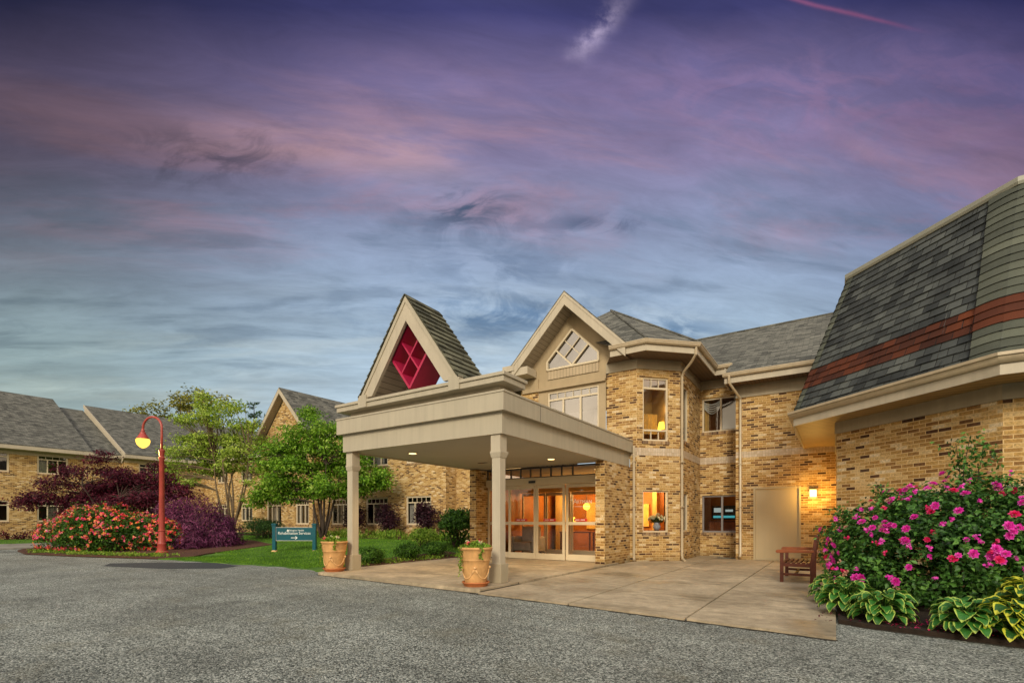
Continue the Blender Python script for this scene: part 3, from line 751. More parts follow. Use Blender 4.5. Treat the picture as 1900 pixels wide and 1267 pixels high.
# roofs
AP = (-6.95, 17.1, 9.0)
mb = MB()
ez = 6.15
e = [(-5.30, 13.05, ez), (-4.27, 13.05, ez), (-3.14, 14.18, ez), (-3.14, 20.6, ez)]
mb.add([e[0], e[1], AP], [(0, 1, 2)]); mb.add([e[1], e[2], AP], [(0, 1, 2)]); mb.add([e[2], e[3], AP], [(0, 1, 2)])
mb.add([e[0], AP, (-8.2, 15.6, 7.945), (-6.79, 14.3, 7.03)], [(0, 1, 2, 3)])
mb.add([e[3], (-10.8, 20.6, ez), AP], [(0, 1, 2)]); mb.add([(-10.8, 20.6, ez), (-10.8, 14.2, ez), AP], [(0, 1, 2)])
for q0 in (e[1], e[2]):
    mb.tube([Vector(q0) + Vector((0, 0, .02)), Vector(AP) + Vector((0, 0, .02))], .035, 6)
sl = .54
def rz(y): return 6.15 + sl * (y - 16.65)
mb.slab([(-3.3, 16.6, rz(16.6)), (-2.74, 16.6, rz(16.6)), (-2.78, 15.56, rz(15.56)), (9.2, 15.56, rz(15.56)), (9.2, 21.8, rz(21.8)), (-12, 21.8, rz(21.8)), (-12, 18.5, rz(18.5))], (0, 0, -.05))
mb.tube([(-12, 21.8, rz(21.8) + .01), (1.6, 21.8, rz(21.8) + .01)], .05, 6)
mb.slab([(-25.6, 17.25, 6.12), (-8.9, 17.25, 6.12), (-8.9, 21.75, 8.55), (-25.6, 21.75, 8.55)], (0, 0, -.05))
ap = (-6.79, 8.12)
mb.slab([(ap[0] - 1.92, 13.04, ap[1] - 1.92), (ap[0], 13.04, ap[1]), (ap[0], 17, ap[1]), (ap[0] - 1.92, 17, ap[1] - 1.92)], (0, 0, -.035))
mb.slab([(ap[0] + 1.90, 13.04, ap[1] - 1.90), (ap[0] + 1.90, 17, ap[1] - 1.90), (ap[0], 17, ap[1]), (ap[0], 13.04, ap[1])], (0, 0, -.035))
mb.slab([(-9.3, 13.5, 5.98), (-8.6, 13.5, 6.2), (-8.6, 17, 6.2), (-9.3, 17, 5.98)], (0, 0, -.04))
mb.build('roof', M['shingle'], MBR)
# rake boards and rake soffit
mb = MB()
for sg in (-1, 1):
    L = 1.90 if sg > 0 else 1.90
    pts = [(ap[0], 13.06, ap[1] - .036), (ap[0] + sg * L, 13.06, ap[1] - L - .036), (ap[0] + sg * L, 13.06, ap[1] - L - .42), (ap[0], 13.06, ap[1] - .42)]
    mb.slab(pts, (0, .05, 0))
    pts = [(ap[0], 13.045, ap[1] - .036), (ap[0] + sg * L, 13.045, ap[1] - L - .036), (ap[0] + sg * L, 13.045, ap[1] - L - .13), (ap[0], 13.045, ap[1] - .13)]
    mb.slab(pts, (0, .014, 0))
mb.build('rake_board', M['trim2'], MBR)
mb = MB()
for sg in (-1, 1):
    mb.add([(ap[0], 13.1, ap[1] - .38), (ap[0] + sg * 1.9, 13.1, ap[1] - 2.28), (ap[0] + sg * 1.9, 13.72, ap[1] - 2.28), (ap[0], 13.72, ap[1] - .38)], [(0, 1, 2, 3)])
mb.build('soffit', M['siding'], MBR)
mb = MB(); mb.box(-8.98, -8.12, 13.10, 13.64, 5.86, 6.10); mb.box(-9.0, -8.60, 13.64, 17, 5.86, 6.10); mb.box(-9.04, -8.60, 13.04, 13.10, 6.02, 6.20); mb.box(-9.08, -9.0, 13.1, 17, 6.0, 6.14)
mb.build('eave_return', M['trim2'], MBR)
# downspouts
def spout(pts, r=.038):
    m_ = MB(); m_.tube(pts, r, 8)
    for z in (1.6, 2.9):
        p = [q for q in pts if abs(q[2] - pts[-2][2]) < 9][-2]
        m_.box(p[0] - .05, p[0] + .05, p[1] - .045, p[1] + .05, z, z + .03)
    return m_.build('downspout', M['gutter'], MBR, smooth='auto')
spout([(-4.84, 13.64, 3.36), (-4.84, 13.64, 3.2), (-4.84, 13.64, .16), (-4.80, 13.55, .08)])
spout([(-3.24, 14.16, 6.06), (-3.25, 14.18, 5.86), (-3.38, 14.30, 5.72), (-3.66, 14.56, 5.55), (-3.74, 14.63, 5.42), (-3.74, 14.63, .20), (-3.70, 14.55, .08), (-3.62, 14.46, .06)])
spout([(-2.62, 15.52, 5.50), (-2.62, 15.54, 5.28), (-2.50, 15.80, 5.08), (-2.40, 16.12, 4.90), (-2.40, 16.13, 4.7), (-2.40, 16.13, .22), (-2.40, 16.05, .10)])
# service door
t = (1, 0)
mb = MB(); mb.obox(wE0, t, .54, 1.67, -.07, -.03, 0.03, 2.15); do = mb.build('door', M['door'], MBR, bevel=.004); do['label'] = 'plain tan steel service door'
mb = MB(); mb.obox(wE0, t, .49, .54, -.11, .012, .02, 2.2); mb.obox(wE0, t, 1.67, 1.72, -.11, .012, .02, 2.2); mb.obox(wE0, t, .54, 1.67, -.11, .012, 2.15, 2.2); mb.obox(wE0, t, .49, 1.72, -.12, .01, 0, .03); mb.build('door_frame', M['door'], MBR)
# entrance doors
YD = 12.42
dx = [-9.19, -8.36, -7.38, -6.42, -5.27]
mb = MB(); mb.box(-9.2, -5.25, YD - .06, YD + .08, 2.255, 2.475); mb.box(-7.62, -7.36, YD - .075, YD - .06, 2.33, 2.40)
he = mb.build('door_header', M['frame'], MBR, bevel=.006)
mb = MB(); mb.box(-7.60, -7.38, YD - .095, YD - .076, 2.315, 2.385); mb.build('sensor', M['black'], he)
mb = MB()
for x in (-9.19, -8.3, -7.95, -7.6, -7.25, -6.9, -6.55, -6.2, -5.29): mb.box(x - .016, x + .016, YD, YD + .05, 2.50, 2.75)
mb.box(-9.2, -5.25, YD + .001, YD + .06, 2.477, 2.505); mb.box(-9.2, -5.25, YD + .001, YD + .06, 2.75, 2.79)
tr = mb.build('transom', M['darkframe'], MBR)
mb = MB(); mb.quad((-9.2, YD + .03, 2.5), (-5.25, YD + .03, 2.5), (-5.25, YD + .03, 2.76), (-9.2, YD + .03, 2.76)); mb.build('pane', M['glass_sky'], tr)
def door_leaf(parent, x0, x1, y, top=2.25, sty=.075, nm='sliding_door', rail=1.13, gm='glass_door'):
    f = MB(); f.box(x0, x0 + sty, y - .022, y + .022, .075, top); f.box(x1 - sty, x1, y - .022, y + .022, .075, top)
    f.box(x0 + sty, x1 - sty, y - .02, y + .02, top - .10, top); f.box(x0 + sty, x1 - sty, y - .02, y + .02, .075, .25); f.box(x0 + sty, x1 - sty, y - .02, y + .02, rail - .045, rail + .045)
    o = f.build(nm, M['frame'], parent, bevel=.004)
    q_ = MB(); q_.quad((x0 + sty, y + .003, .24), (x1 - sty, y + .003, .24), (x1 - sty, y + .003, top - .09), (x0 + sty, y + .003, top - .09)); q_.build('pane', M[gm], o); return o
dl = []
for k in range(4):
    yy = YD + (0.035 if k in (0, 3) else -.02)
    dl.append(door_leaf(MBR, dx[k] + .004, dx[k + 1] - .004 + (.05 if k in (0,) else 0), yy))
for k in range(1, 4):
    xm = dx[k] + .30; y_ = YD - .020 + (.055 if k == 3 else 0)
    sk = MB().box(xm - .05, xm + .36, y_ - .004, y_, 1.19, 1.265).build('warning_sticker', M['redsticker'], dl[k])
    mb = MB()
    for j in range(9):
        if j != 4: mb.box(xm + j * .033, xm + .022 + j * .033, y_ - .0055, y_ - .0045, 1.215, 1.243)
    mb.build('print', M['white'], MBR)
MB().box(-5.50, -5.36, YD + .024, YD + .030, 1.18, 1.36).build('notice', M['white'], dl[3])
RXM = Matrix.Rotation(radians(90), 4, 'X')
o5 = ORG[MBR]
def wtext(name, body, size, x, y, z, parent=MBR, m_='white'):
    return text_mesh(name, body, size, M[m_], parent, Matrix.Translation((x - o5[0], y - o5[1], z - o5[2])) @ RXM)
wtext('lettering', 'A', .21, -6.12, YD + .020, 1.68); wtext('lettering', 'RTMAN', .135, -5.84, YD + .020, 1.69)
mb = MB(); mb.box(-6.14, -5.68, YD + .018, YD + .021, 1.60, 1.612)
for a_ in (.6, 1.3, 2.0, 2.7): mb.tube([(-6.23, YD + .02, 1.77), (-6.23 + .07 * cos(a_), YD + .02, 1.76 + .07 * sin(a_))], .009, 5)
for a_ in (.2, 1.1, 2.0, 2.9): mb.tube([(-5.92, YD + .02, 2.04), (-5.92 + .06 * cos(a_), YD + .02, 2.04 + .05 * sin(a_))], .007, 5)
mb.build('emblem', M['white'], MBR)
# lobby interior
mb = MB()
lp = [(-9.19, 12.6), (-9.19, 17.1), (-3.96, 17.1), (-3.96, 14.8)]
for p, q in zip(lp, lp[1:]): mb.quad((p[0], p[1], .04), (q[0], q[1], .04), (q[0], q[1], 2.76), (p[0], p[1], 2.76))
mb.build('lobby_wall', M['orange'], MBR)
fl = [(-9.2, 12.45), (-5.26, 12.45), (-5.26, 13.85), (-4.86, 13.85), (-3.94, 14.77), (-3.94, 17.12), (-9.2, 17.12)]
mb = MB(); mb.add([(x, y, .068) for x, y in fl], [tuple(range(7))]); mb.build('lobby_floor', M['tile'], MBR)
mb = MB(); mb.add([(x, y, 2.745) for x, y in fl], [tuple(range(7))]); mb.box(-5.30, -5.255, 12.5, 13.9, .04, 2.74); mb.build('lobby_ceiling', M['cream'], MBR)
for k in range(4):
    x0 = -9.1 + k * .95; door_leaf(MBR, x0, x0 + .93, 14.35, 2.15, .06, 'inner_door')
mb = MB(); mb.box(-9.19, -5.1, 14.3, 14.4, 2.16, 2.30); mb.build('inner_header', M['cream'], MBR)
mb = MB(); mb.box(-7.9, -7.2, 17.02, 17.08, .9, 1.9); mb.box(-6.2, -5.5, 17.02, 17.08, 1.0, 1.8); mb.build('picture', M['curtain_y'], MBR)
mb = MB(); mb.box(-8.9, -8.5, 16.4, 17.0, .07, 2.4); mb.box(-7.1, -6.95, 16.8, 17.05, .07, 2.7); mb.box(-5.3, -5.15, 16.8, 17.05, .07, 2.7); mb.build('lobby_column', M['cream'], MBR)
def point(name, loc, e, col=(1, .62, .22), r=.12):
    l = bpy.data.lights.new(name, 'POINT'); l.energy = e; l.color = col; l.shadow_soft_size = r
    o = bpy.data.objects.new(name, l); COL.objects.link(o); o.location = loc; return o
gl = root('globe_pendant', (-6.96, 15.0, 1.80), 'big round glowing pendant lamp inside the entrance lobby', 'lamp')
MB().ball((0, 0, -.12), .115, 16, 10).build('globe', M['warmglow'], gl, smooth=True)
MB().tube([(0, 0, -.01), (0, 0, .93)], .01, 6).build('cord', M['black'], gl)
point('lobby_light', (-6.3, 15.7, 1.9), 95, r=.25); point('lobby_light_left', (-8.2, 16.0, 1.9), 30, r=.2); point('bay_light', (-5.2, 16.2, 2.3), 42, r=.2)
def table_lamp(loc, label, s=1.0):
    r = root('table_lamp', loc, label, 'lamp')
    MB().lathe([(.09 * s, 0), (.09 * s, .02), (.03 * s, .04), (.05 * s, .16), (.02 * s, .30)], seg=14).build('base', M['terra'], r, smooth=True)
    MB().lathe([(.15 * s, .28), (.10 * s, .50), (.095 * s, .50), (.145 * s, .28)], seg=18).build('lamp_shade', M['warmglow'], r, smooth=True)
    return r
tb = root('console_table', (-7.5, 15.4, .07), 'dark wooden console table inside the lobby behind the glass doors', 'table')
MB().box(-.6, .6, -.2, .2, .72, .76).build('table_top', M['wood'], tb, bevel=.005)
for sx in (-.55, .55):
    for sy in (-.16, .16): MB().box(sx - .025, sx + .025, sy - .025, sy + .025, 0, .72).build('leg', M['wood'], tb)
table_lamp((-7.72, 15.4, .83), 'small lit table lamp with yellow shade on the lobby console table', 1.15)
ac = root('armchair', (-8.55, 13.75, .07), 'cream upholstered armchair inside the lobby behind the left glass door', 'armchair')
m_ = MB(); m_.box(-.35, .35, -.3, .35, .15, .44); m_.build('seat', M['curtain'], ac, bevel=.05)
m_ = MB(); m_.box(-.35, .35, .22, .38, .3, .95); m_.build('backrest', M['curtain'], ac, bevel=.06)
for sx in (-.42, .42): m_ = MB(); m_.box(sx - .08, sx + .08, -.3, .38, .12, .62); m_.build('armrest', M['curtain'], ac, bevel=.05)
for sx in (-.36, .36):
    for sy in (-.24, .3): MB().box(sx - .025, sx + .025, sy - .025, sy + .025, 0, .15).build('leg', M['wood'], ac)
# flowers on the bay window ledge
mb = MB(); mb.obox((-4.78, 13.73), (sqrt(.5), sqrt(.5)), .12, 1.1, -.55, -.14, .86, .92); mb.build('window_ledge', M['wood'], MBR)
fv = root('flower_vase', (-4.42, 14.42, .922), 'blue and white china vase of cream tulips standing inside the ground floor bay window', 'vase')
MB().lathe([(.06, 0), (.10, .06), (.115, .12), (.075, .19), (.09, .23), (.07, .225)], seg=18).build('vase', M['vase'], fv, smooth=True)
M['leaf_dk'] = leaf_mat('dark_leaves', [(0, (.008, .022, .006)), (.5, (.022, .062, .014)), (1, (.05, .12, .03))])
M['tulip'] = leaf_mat('tulip_petals', [(0, (.75, .68, .35)), (1, (.85, .82, .62))])
m_ = MB(); m2 = MB()
for k in range(60):
    a_ = random.uniform(0, 2 * pi); rr = .25 * sqrt(random.random()); h = random.uniform(.42, .54) - rr * .6
    p = Vector((rr * cos(a_), rr * sin(a_), h)); m2.tube([(0, 0, .18), tuple(p)], .004, 4)
    d = Vector((cos(a_), sin(a_), .4)).normalized()
    m2.add([(0, 0, .2), tuple(p * .6 + Vector((0.02, 0, .04))), tuple(p * .95), tuple(p * .6 - Vector((.02, 0, -.03)))], [(0, 1, 2, 3)])
    m_.ball(tuple(p), .024, 6, 5, 1.4)
m_.build('blossoms', M['tulip'], fv, smooth=True); m2.build('stems', M['leaf_dk'], fv)
# room behind the recess windows, with a lit screen
mb = MB()
for p, q in (((-5.9, 17.4), (-5.9, 20)), ((-5.9, 20), (-1.2, 20)), ((-1.2, 20), (-1.2, 17.4))): mb.quad((p[0], p[1], .04), (q[0], q[1], .04), (q[0], q[1], 2.6), (p[0], p[1], 2.6))
mb.build('room_wall', M['orange'], MBR)
mb = MB(); mb.box(-5.9, -1.2, 17.38, 20, .0, .05); mb.box(-5.9, -1.2, 17.38, 20, 2.6, 2.64); mb.build('room_floor', M['tile'], MBR)
point('room_light', (-2.4, 18.4, 2.3), 10)
tv = root('television', (-3.35, 18.9, 1.25), 'flat screen with pale panels glowing in the room behind the ground floor recess window', 'screen')
MB().box(-.42, .42, -.03, .03, 0, .5).build('screen_body', M['black'], tv, bevel=.01)
M['teal_e'] = emit_mat('screen_teal', (.10, .55, .60), .4); M['white_e'] = emit_mat('screen_white', (.65, .80, .75), .3)
MB().box(-.36, .36, -.034, -.031, .06, .14).build('screen_strip', M['teal_e'], tv)
m_ = MB(); m_.box(-.34, -.05, -.034, -.031, .26, .42); m_.box(.05, .30, -.034, -.031, .28, .36); m_.build('screen_panel', M['white_e'], tv)
st_ = root('tv_stand', (-3.35, 18.95, .05), 'low dark cabinet under the screen in the recess window room', 'cabinet')
MB().box(-.5, .5, -.2, .2, .04, 1.16).build('cabinet', M['wood'], st_, bevel=.01); MB().box(-.46, .46, -.215, -.2, .10, 1.1).build('cabinet_door', M['wood_arm'], st_, bevel=.01)
point('upper_bay_light', (-4.36, 14.45, 4.5), 1.6, r=.1)
# lamp seen in the upper bay window
table_lamp((-4.33, 14.66, 3.66), 'lit table lamp with yellow shade standing in the upper bay window', .9)

# ================================================================== entrance canopy
CN = root('entrance_canopy', (-7.2, 9.5, 0), 'flat tan porte-cochere with layered fascia and a pointed frame on top, on two square columns', 'canopy', world=True)
cx0, cx1, cy0, cy1 = -9.47, -5.0, 7.2, 13.726
mb = MB(); cpath = [(cx0, cy1), (cx0, cy0), (cx1, cy0), (cx1, cy1)]
mb.sweep(cpath, [(-.10, 2.78), (0, 2.78), (0, 3.18), (-.10, 3.18)]); mb.build('lower_fascia', M['fascia'], CN)
mb = MB(); mb.sweep(cpath, [(-.10, 3.175), (.10, 3.175), (.10, 3.50), (.115, 3.50), (.115, 3.535), (-.10, 3.535)]); mb.build('upper_fascia', M['fascia'], CN)
mb = MB(); mb.box(cx0 + .1, cx1 - .1, cy0 + .1, cy1, 3.37, 3.52); mb.build('roof_deck', M['trim'], CN)
mb = MB(); mb.box(cx0 + .1, cx1 - .1, cy0 + .1, 12.36, 2.80, 2.86); mb.build('soffit', M['soffit_flat'], CN)
mb = MB(); mb.box(cx0 + .12, cx1 - .12, cy0 + .12, cy0 + .62, 3.52, 3.69); mb.build('parapet', M['trim2'], CN)
pp = [(cx0 + .06, 7.84), (cx0 + .06, cy0 + .06), (cx1 - .06, cy0 + .06), (cx1 - .06, 7.84)]
mb = MB(); mb.box(cx0 - .10, cx1 + .10, cy0 - .10, 7.84, 3.685, 3.79); mb.box(cx0 - .13, cx1 + .13, cy0 - .13, 7.87, 3.79, 3.855)
mb.build('cornice', M['fascia'], CN, bevel=.008)
mb = MB()
for y in (8.4,): mb.box(cx1 + .0995, cx1 + .1035, y - .004, y + .004, 3.18, 3.50)
mb.build('seam', M['darkframe'], CN)
def column(x, y):
    r = MB(); r.box(x - .09, x + .09, y - .09, y + .09, .40, 2.80)
    c = r.build('column', M['trim2'], CN, bevel=.006)
    MB().box(x - .13, x + .13, y - .13, y + .13, .066, .42).build('plinth', M['trim'], c, bevel=.008)
    m_ = MB(); m_.sweep([(x - .1, y - .1), (x + .1, y - .1), (x + .1, y + .1), (x - .1, y + .1), (x - .1, y - .1)], [(-.02, 2.36), (.0, 2.36), (.028, 2.45), (.028, 2.475), (-.02, 2.475)])
    m_.box(x - .105, x + .105, y - .105, y + .105, 2.476, 2.779); m_.build('capital', M['trim2'], c)
column(-5.17, 7.34); column(-9.33, 7.37)
# pointed frame
ax, az, hw, fz = -7.335, 5.83, 1.42, 3.90
def tri(mbx, y, dep, o0, o1, sgs=(-1, 1)):
    k = (az - fz) / hw
    for sg in sgs:
        v = [(ax, y, az - o0), (ax + sg * (hw - o0 / k), y, fz), (ax + sg * (hw - o1 / k), y, fz), (ax, y, az - o1)]
        mbx.slab(v, (0, dep, 0))
mb = MB(); tri(mb, 7.10, .07, .05, .53); tri(mb, 8.02, .06, .05, .53); mb.build('frame_board', M['trim2'], CN)
mb = MB(); tri(mb, 7.082, .018, .03, .15); mb.build('frame_trim', M['fascia'], CN)
mb = MB(); tri(mb, 7.17, .85, .20, .30); mb.build('frame_siding', M['siding'], CN)
mb = MB(); k_ = (az - fz) / hw
for sg in (-1, 1):
    N = 14
    for i in range(N):
        f0, f1 = i / N, (i + 1) / N
        p0 = (ax + sg * hw * f0, az - hw * k_ * f0); p1 = (ax + sg * hw * f1, az - hw * k_ * f1)
        nx, nz = sg * k_ / sqrt(1 + k_ * k_), 1 / sqrt(1 + k_ * k_)
        v = [(p0[0] + nx * .012, 7.06, p0[1] + nz * .012), (p1[0] + nx * .038, 7.06, p1[1] + nz * .038), (p1[0], 7.06, p1[1] - .0), (p0[0], 7.06, p0[1])]
        mb.slab(v, (0, 1.04, 0))
mb.build('frame_roof', M['shingle_g'], CN)
for x0_ in (ax - hw - .02, ax + hw - .24): MB().box(x0_, x0_ + .26, 7.06, 7.20, 3.68, 3.95).build('frame_foot', M['fascia'], CN, bevel=.004)
# crimson lattice
mb = MB(); lx, lz, ha, hb = -7.37, 4.63, .51, .67
V4 = [(lx - ha, lz), (lx, lz - hb), (lx + ha, lz), (lx, lz + hb)]
def lbar(p, q, wd, y0, y1):
    d = Vector((q[0] - p[0], q[1] - p[1])).normalized(); n = Vector((-d.y, d.x)) * wd / 2
    mb.slab([(p[0] + n.x, y0, p[1] + n.y), (q[0] + n.x, y0, q[1] + n.y), (q[0] - n.x, y0, q[1] - n.y), (p[0] - n.x, y0, p[1] - n.y)], (0, y1 - y0, 0))
for i in range(4): lbar(V4[i], V4[(i + 1) % 4], .05, 7.24 + i * .001, 7.86)
def mid(p, q, f=.5): return (p[0] + (q[0] - p[0]) * f, p[1] + (q[1] - p[1]) * f)
lbar(mid(V4[0], V4[1]), mid(V4[3], V4[2]), .035, 7.26, 7.84); lbar(mid(V4[0], V4[3]), mid(V4[1], V4[2]), .035, 7.262, 7.838)
mb.build('lattice', M['red'], CN)
for (x, y) in ((-8.3, 8.26), (-6.1, 11.0)):
    r_ = MB(); r_.lathe([(.115, 2.785), (.115, 2.80), (.085, 2.80), (.085, 2.785)], (x, y, 0), 20); ro = r_.build('recessed_light', M['trim'], CN)
    MB().lathe([(.088, 2.779), (.088, 2.786)], (x, y, 0), 20).build('bulb', M['bulb'], ro)
    l = bpy.data.lights.new('recessed_spot', 'SPOT'); l.energy = 70; l.spot_size = radians(125); l.spot_blend = .8; l.color = (1, .68, .32); l.shadow_soft_size = .07
    lo_ = bpy.data.objects.new('recessed_spot', l); COL.objects.link(lo_); lo_.location = (x, y, 2.74)
MB().box(-8.25, -7.95, 10.7, 10.76, 2.79, 2.80).build('vent', M['black'], CN)

# ================================================================== mansard building at the right
MS = root('mansard_building', (2, 13, 0), 'brick building with steep green grey mansard roof and rust red band, behind the rose bush', 'building', world=True)
mw = [(.02, 16.2), (.02, 12.40), (2.12, 10.30), (9, 10.30)]
mb = MB()
for p, q in zip(mw, mw[1:]): wall(mb, p, q, -.1, 3.3)
mb.build('wall', M['brick'], MS)
mb = MB(); mb.sweep(mw, [(0, 3.04), (.03, 3.04), (.03, 3.30), (0, 3.30)]); mb.build('frieze', M['trim'], MS)
me_ = [(-.76, 16.19), (-.76, 12.20), (1.93, 9.51), (9, 9.51)]
mb = MB(); mb.sweep(me_, [(-.03, 3.255), (0, 3.255), (0, 3.44), (-.03, 3.44)]); mb.build('fascia', M['trim2'], MS)
mb = MB(); mb.sweep(me_, [(.0, 3.41), (.03, 3.41), (.075, 3.45), (.085, 3.50), (.11, 3.505), (.11, 3.55), (.09, 3.55), (.07, 3.47), (.01, 3.47), (.01, 3.56), (0, 3.56)]); mb.build('gutter', M['gutter'], MS, smooth='auto')
mb = MB()
for i in range(3):
    p0, p1, e0, e1 = mw[i], mw[i + 1], me_[i], me_[i + 1]
    mb.add([(e0[0], e0[1], 3.275), (e1[0], e1[1], 3.275), (p1[0], p1[1], 3.275), (p0[0], p0[1], 3.275)], [(0, 3, 2, 1)])
mb.build('soffit', M['soffit_y'], MS)
NR, HZ, IN = 21, 2.86, 1.0
lay_ = [(.03, 3.53)]
mb = MB(); cumul = [0, 3.99, 3.99 + 3.80, 20]
for k in range(NR):
    z0, z1 = 3.50 + HZ * k / NR, 3.50 + HZ * (k + 1) / NR; i0, i1 = IN * k / NR, IN * (k + 1) / NR
    jit = [0, 0, 0, 0]
    ring = []
    for oo, zz_ in ((-i0 + .026, z0), (-i1 + .006, z1 + .0), (-i0 - .01, z0)):
        ring.append([offset_pt(me_, i, oo) + (zz_,) for i in range(4)])
    for i in range(3):
        a_, b_ = ring[0][i], ring[0][i + 1]; c_, d_ = ring[1][i + 1], ring[1][i]
        e_, f_ = ring[2][i], ring[2][i + 1]
        mid_u = cumul[i]; L0 = (Vector(b_) - Vector(a_)).length; L1 = (Vector(c_) - Vector(d_)).length
        # split in pieces so that edges are a little wavy
        S = max(1, int(L0 / .27))
        def lp_(A, B, f): return Vector(A).lerp(Vector(B), f)
        nrm = Vector((ring[0][i][0] - ring[2][i][0], ring[0][i][1] - ring[2][i][1], 0)).normalized()
        for s_ in range(S):
            f0, f1 = s_ / S, (s_ + 1) / S
            jo = random.uniform(-.004, .007); jz = random.uniform(-.006, .006)
            A = lp_(a_, b_, f0) + nrm * jo + Vector((0, 0, jz)); B = lp_(a_, b_, f1) + nrm * jo + Vector((0, 0, jz)); C_ = lp_(d_, c_, f1); D_ = lp_(d_, c_, f0)
            u0 = mid_u + (f0 - .5) * L0; u1 = mid_u + (f1 - .5) * L0
            mb.quad(A, B, C_, D_, [(u0, k + .03), (u1, k + .03), (u1, k + .97), (u0, k + .97)])
            mb.quad(lp_(e_, f_, f0), lp_(e_, f_, f1), B, A, [(u0, k + .5)] * 4)
mb.build('roof', M['mansard'], MS)
# hip caps
def hipcap(idx, half, proud, nm='hip_cap', top=NR):
    mb = MB()
    for k in range(top):
        z0, z1 = 3.50 + HZ * k / NR, 3.50 + HZ * (k + 1) / NR; i0, i1 = IN * k / NR, IN * (k + 1) / NR
        def arc(ins, z, pr):
            c0 = Vector(offset_pt(me_, idx, -ins)); out = []
            dl_ = (Vector(me_[idx - 1]) - Vector(me_[idx])).normalized(); dr_ = (Vector(me_[idx + 1]) - Vector(me_[idx])).normalized()
            nn = Vector(offset_pt(me_, idx, 1)) - Vector(me_[idx]); nn.normalize()
            for j in range(9):
                f = (j - 4) / 4
                p = c0 + (dl_ if f < 0 else dr_) * abs(f) * half + nn * (pr - .055 * (half / .4) * (1 - abs(f)) ** 2)
                out.append((p.x, p.y, z + .02 * (1 - f * f)))
            return out
        A = arc(i0, z0 - .012, proud + .03); B = arc(i1, z1, proud + .004); C_ = arc(i0, z0 - .012, proud - .03)
        for j in range(8):
            mb.quad(A[j], A[j + 1], B[j + 1], B[j], [(j * .1, k + .04), (j * .1 + .1, k + .04), (j * .1 + .1, k + .96), (j * .1, k + .96)])
            mb.quad(C_[j], C_[j + 1], A[j + 1], A[j], [(0, k + .5)] * 4)
        mb.quad(A[0], B[0], (B[0][0] , B[0][1] + .05, B[0][2]), (A[0][0], A[0][1] + .05, A[0][2]), [(0, k + .5)] * 4)
    return mb.build(nm, M['mansard_cap'], MS, smooth='auto')
hipcap(1, .16, .02); hipcap(2, .38, .05)
mb = MB(); mb.sweep(me_, [(-IN - .06, 6.33), (-IN + .05, 6.33), (-IN + .07, 6.37), (-IN + .07, 6.44), (-IN - .30, 6.50), (-IN - .30, 6.40)]); mb.build('coping', pbr('coping_metal', (.33, .33, .27), .5, .08, 3), MS)
mb = MB(); mb.add([offset_pt(me_, i, -IN - .2) + (6.40,) for i in range(4)] + [(9, 16.19, 6.40)], [(0, 1, 2, 3, 4)]); mb.build('roof_deck', M['shingle'], MS)

# ================================================================== wings at the back and left
GW = root('gabled_wing', (-22, 18, .3), 'two storey brick wing with a front gable behind the green dogwood trees', 'building', world=True)
mb = MB(); P, Q = (-24.9, 17.25), (-15.17, 17.25)
fw_ = [(4.1, 5.8, 1.0, 2.42), (7.1, 8.8, 1.0, 2.42), (4.1, 5.8, 4.05, 5.40), (7.1, 8.8, 4.05, 5.40), (1.2, 2.7, 1.0, 2.42)]
wall(mb, P, Q, -.2, 6.1, fw_); wall(mb, Q, (-15.17, 18.0), -.2, 6.1)
P2_, Q2_ = (-30.3, 16.9), (-24.9, 16.9)
hw_ = [(.6, 2.2, 1.0, 2.45), (3.7, 5.0, 1.0, 2.45), (.6, 2.2, 4.1, 5.4), (3.4, 4.8, 4.1, 5.4)]
wall(mb, P2_, Q2_, -.2, 5.9, hw_); wall(mb, Q2_, P, -.2, 5.9)
mb.add([(-30.3, 16.9, 5.9), (-24.9, 16.9, 5.9), (-27.6, 16.9, 8.75)], [(0, 1, 2)])
P3_, Q3_ = (-43.4, 19.4), (-30.3, 19.4)
jw_ = [(2.2, 3.8, 1.2, 2.5), (5.8, 7.4, 1.2, 2.5), (9.6, 10.8, 1.2, 2.5), (2.2, 3.8, 4.2, 5.4), (5.8, 7.4, 4.2, 5.4), (9.6, 10.8, 4.2, 5.4)]
wall(mb, P3_, Q3_, -.2, 6.0, jw_); wall(mb, (-30.3, 19.4), (-30.3, 16.9), -.2, 5.9)
mb.build('wall', M['brick'], GW)
for PP, QQ, ops in ((P, Q, fw_), (P2_, Q2_, hw_), (P3_, Q3_, jw_)):
    for i, op in enumerate(ops): window(GW, PP, QQ, op, mull=(.34, .67), transom=op[3] - .32, grid=5, curtain=[(.04, .30, .02, .76, 'curtain'), (.70, .96, .02, .76, 'curtain')] if i % 2 else [(.30, .70, .02, .76, 'curtain')], frame='frame', fw=.08)
mb = MB()
mb.slab([(-30.75, 16.45, 5.92), (-27.6, 16.45, 9.15), (-27.6, 24, 9.15), (-30.75, 24, 5.92)], (0, 0, -.05)); mb.slab([(-24.45, 16.45, 5.92), (-24.45, 24, 5.92), (-27.6, 24, 9.15), (-27.6, 16.45, 9.15)], (0, 0, -.05))
mb.slab([(-46, 18.9, 6.0), (-29, 18.9, 6.0), (-29, 26.2, 10.1), (-46, 26.2, 10.1)], (0, 0, -.06))
mb.build('roof', M['shingle'], GW)
mb = MB()
for sg in (-1, 1):
    v = [(-27.6, 16.44, 9.10), (-27.6 + sg * 3.13, 16.44, 5.89), (-27.6 + sg * 3.13, 16.44, 5.58), (-27.6, 16.44, 8.79)]; mb.slab(v, (0, .05, 0))
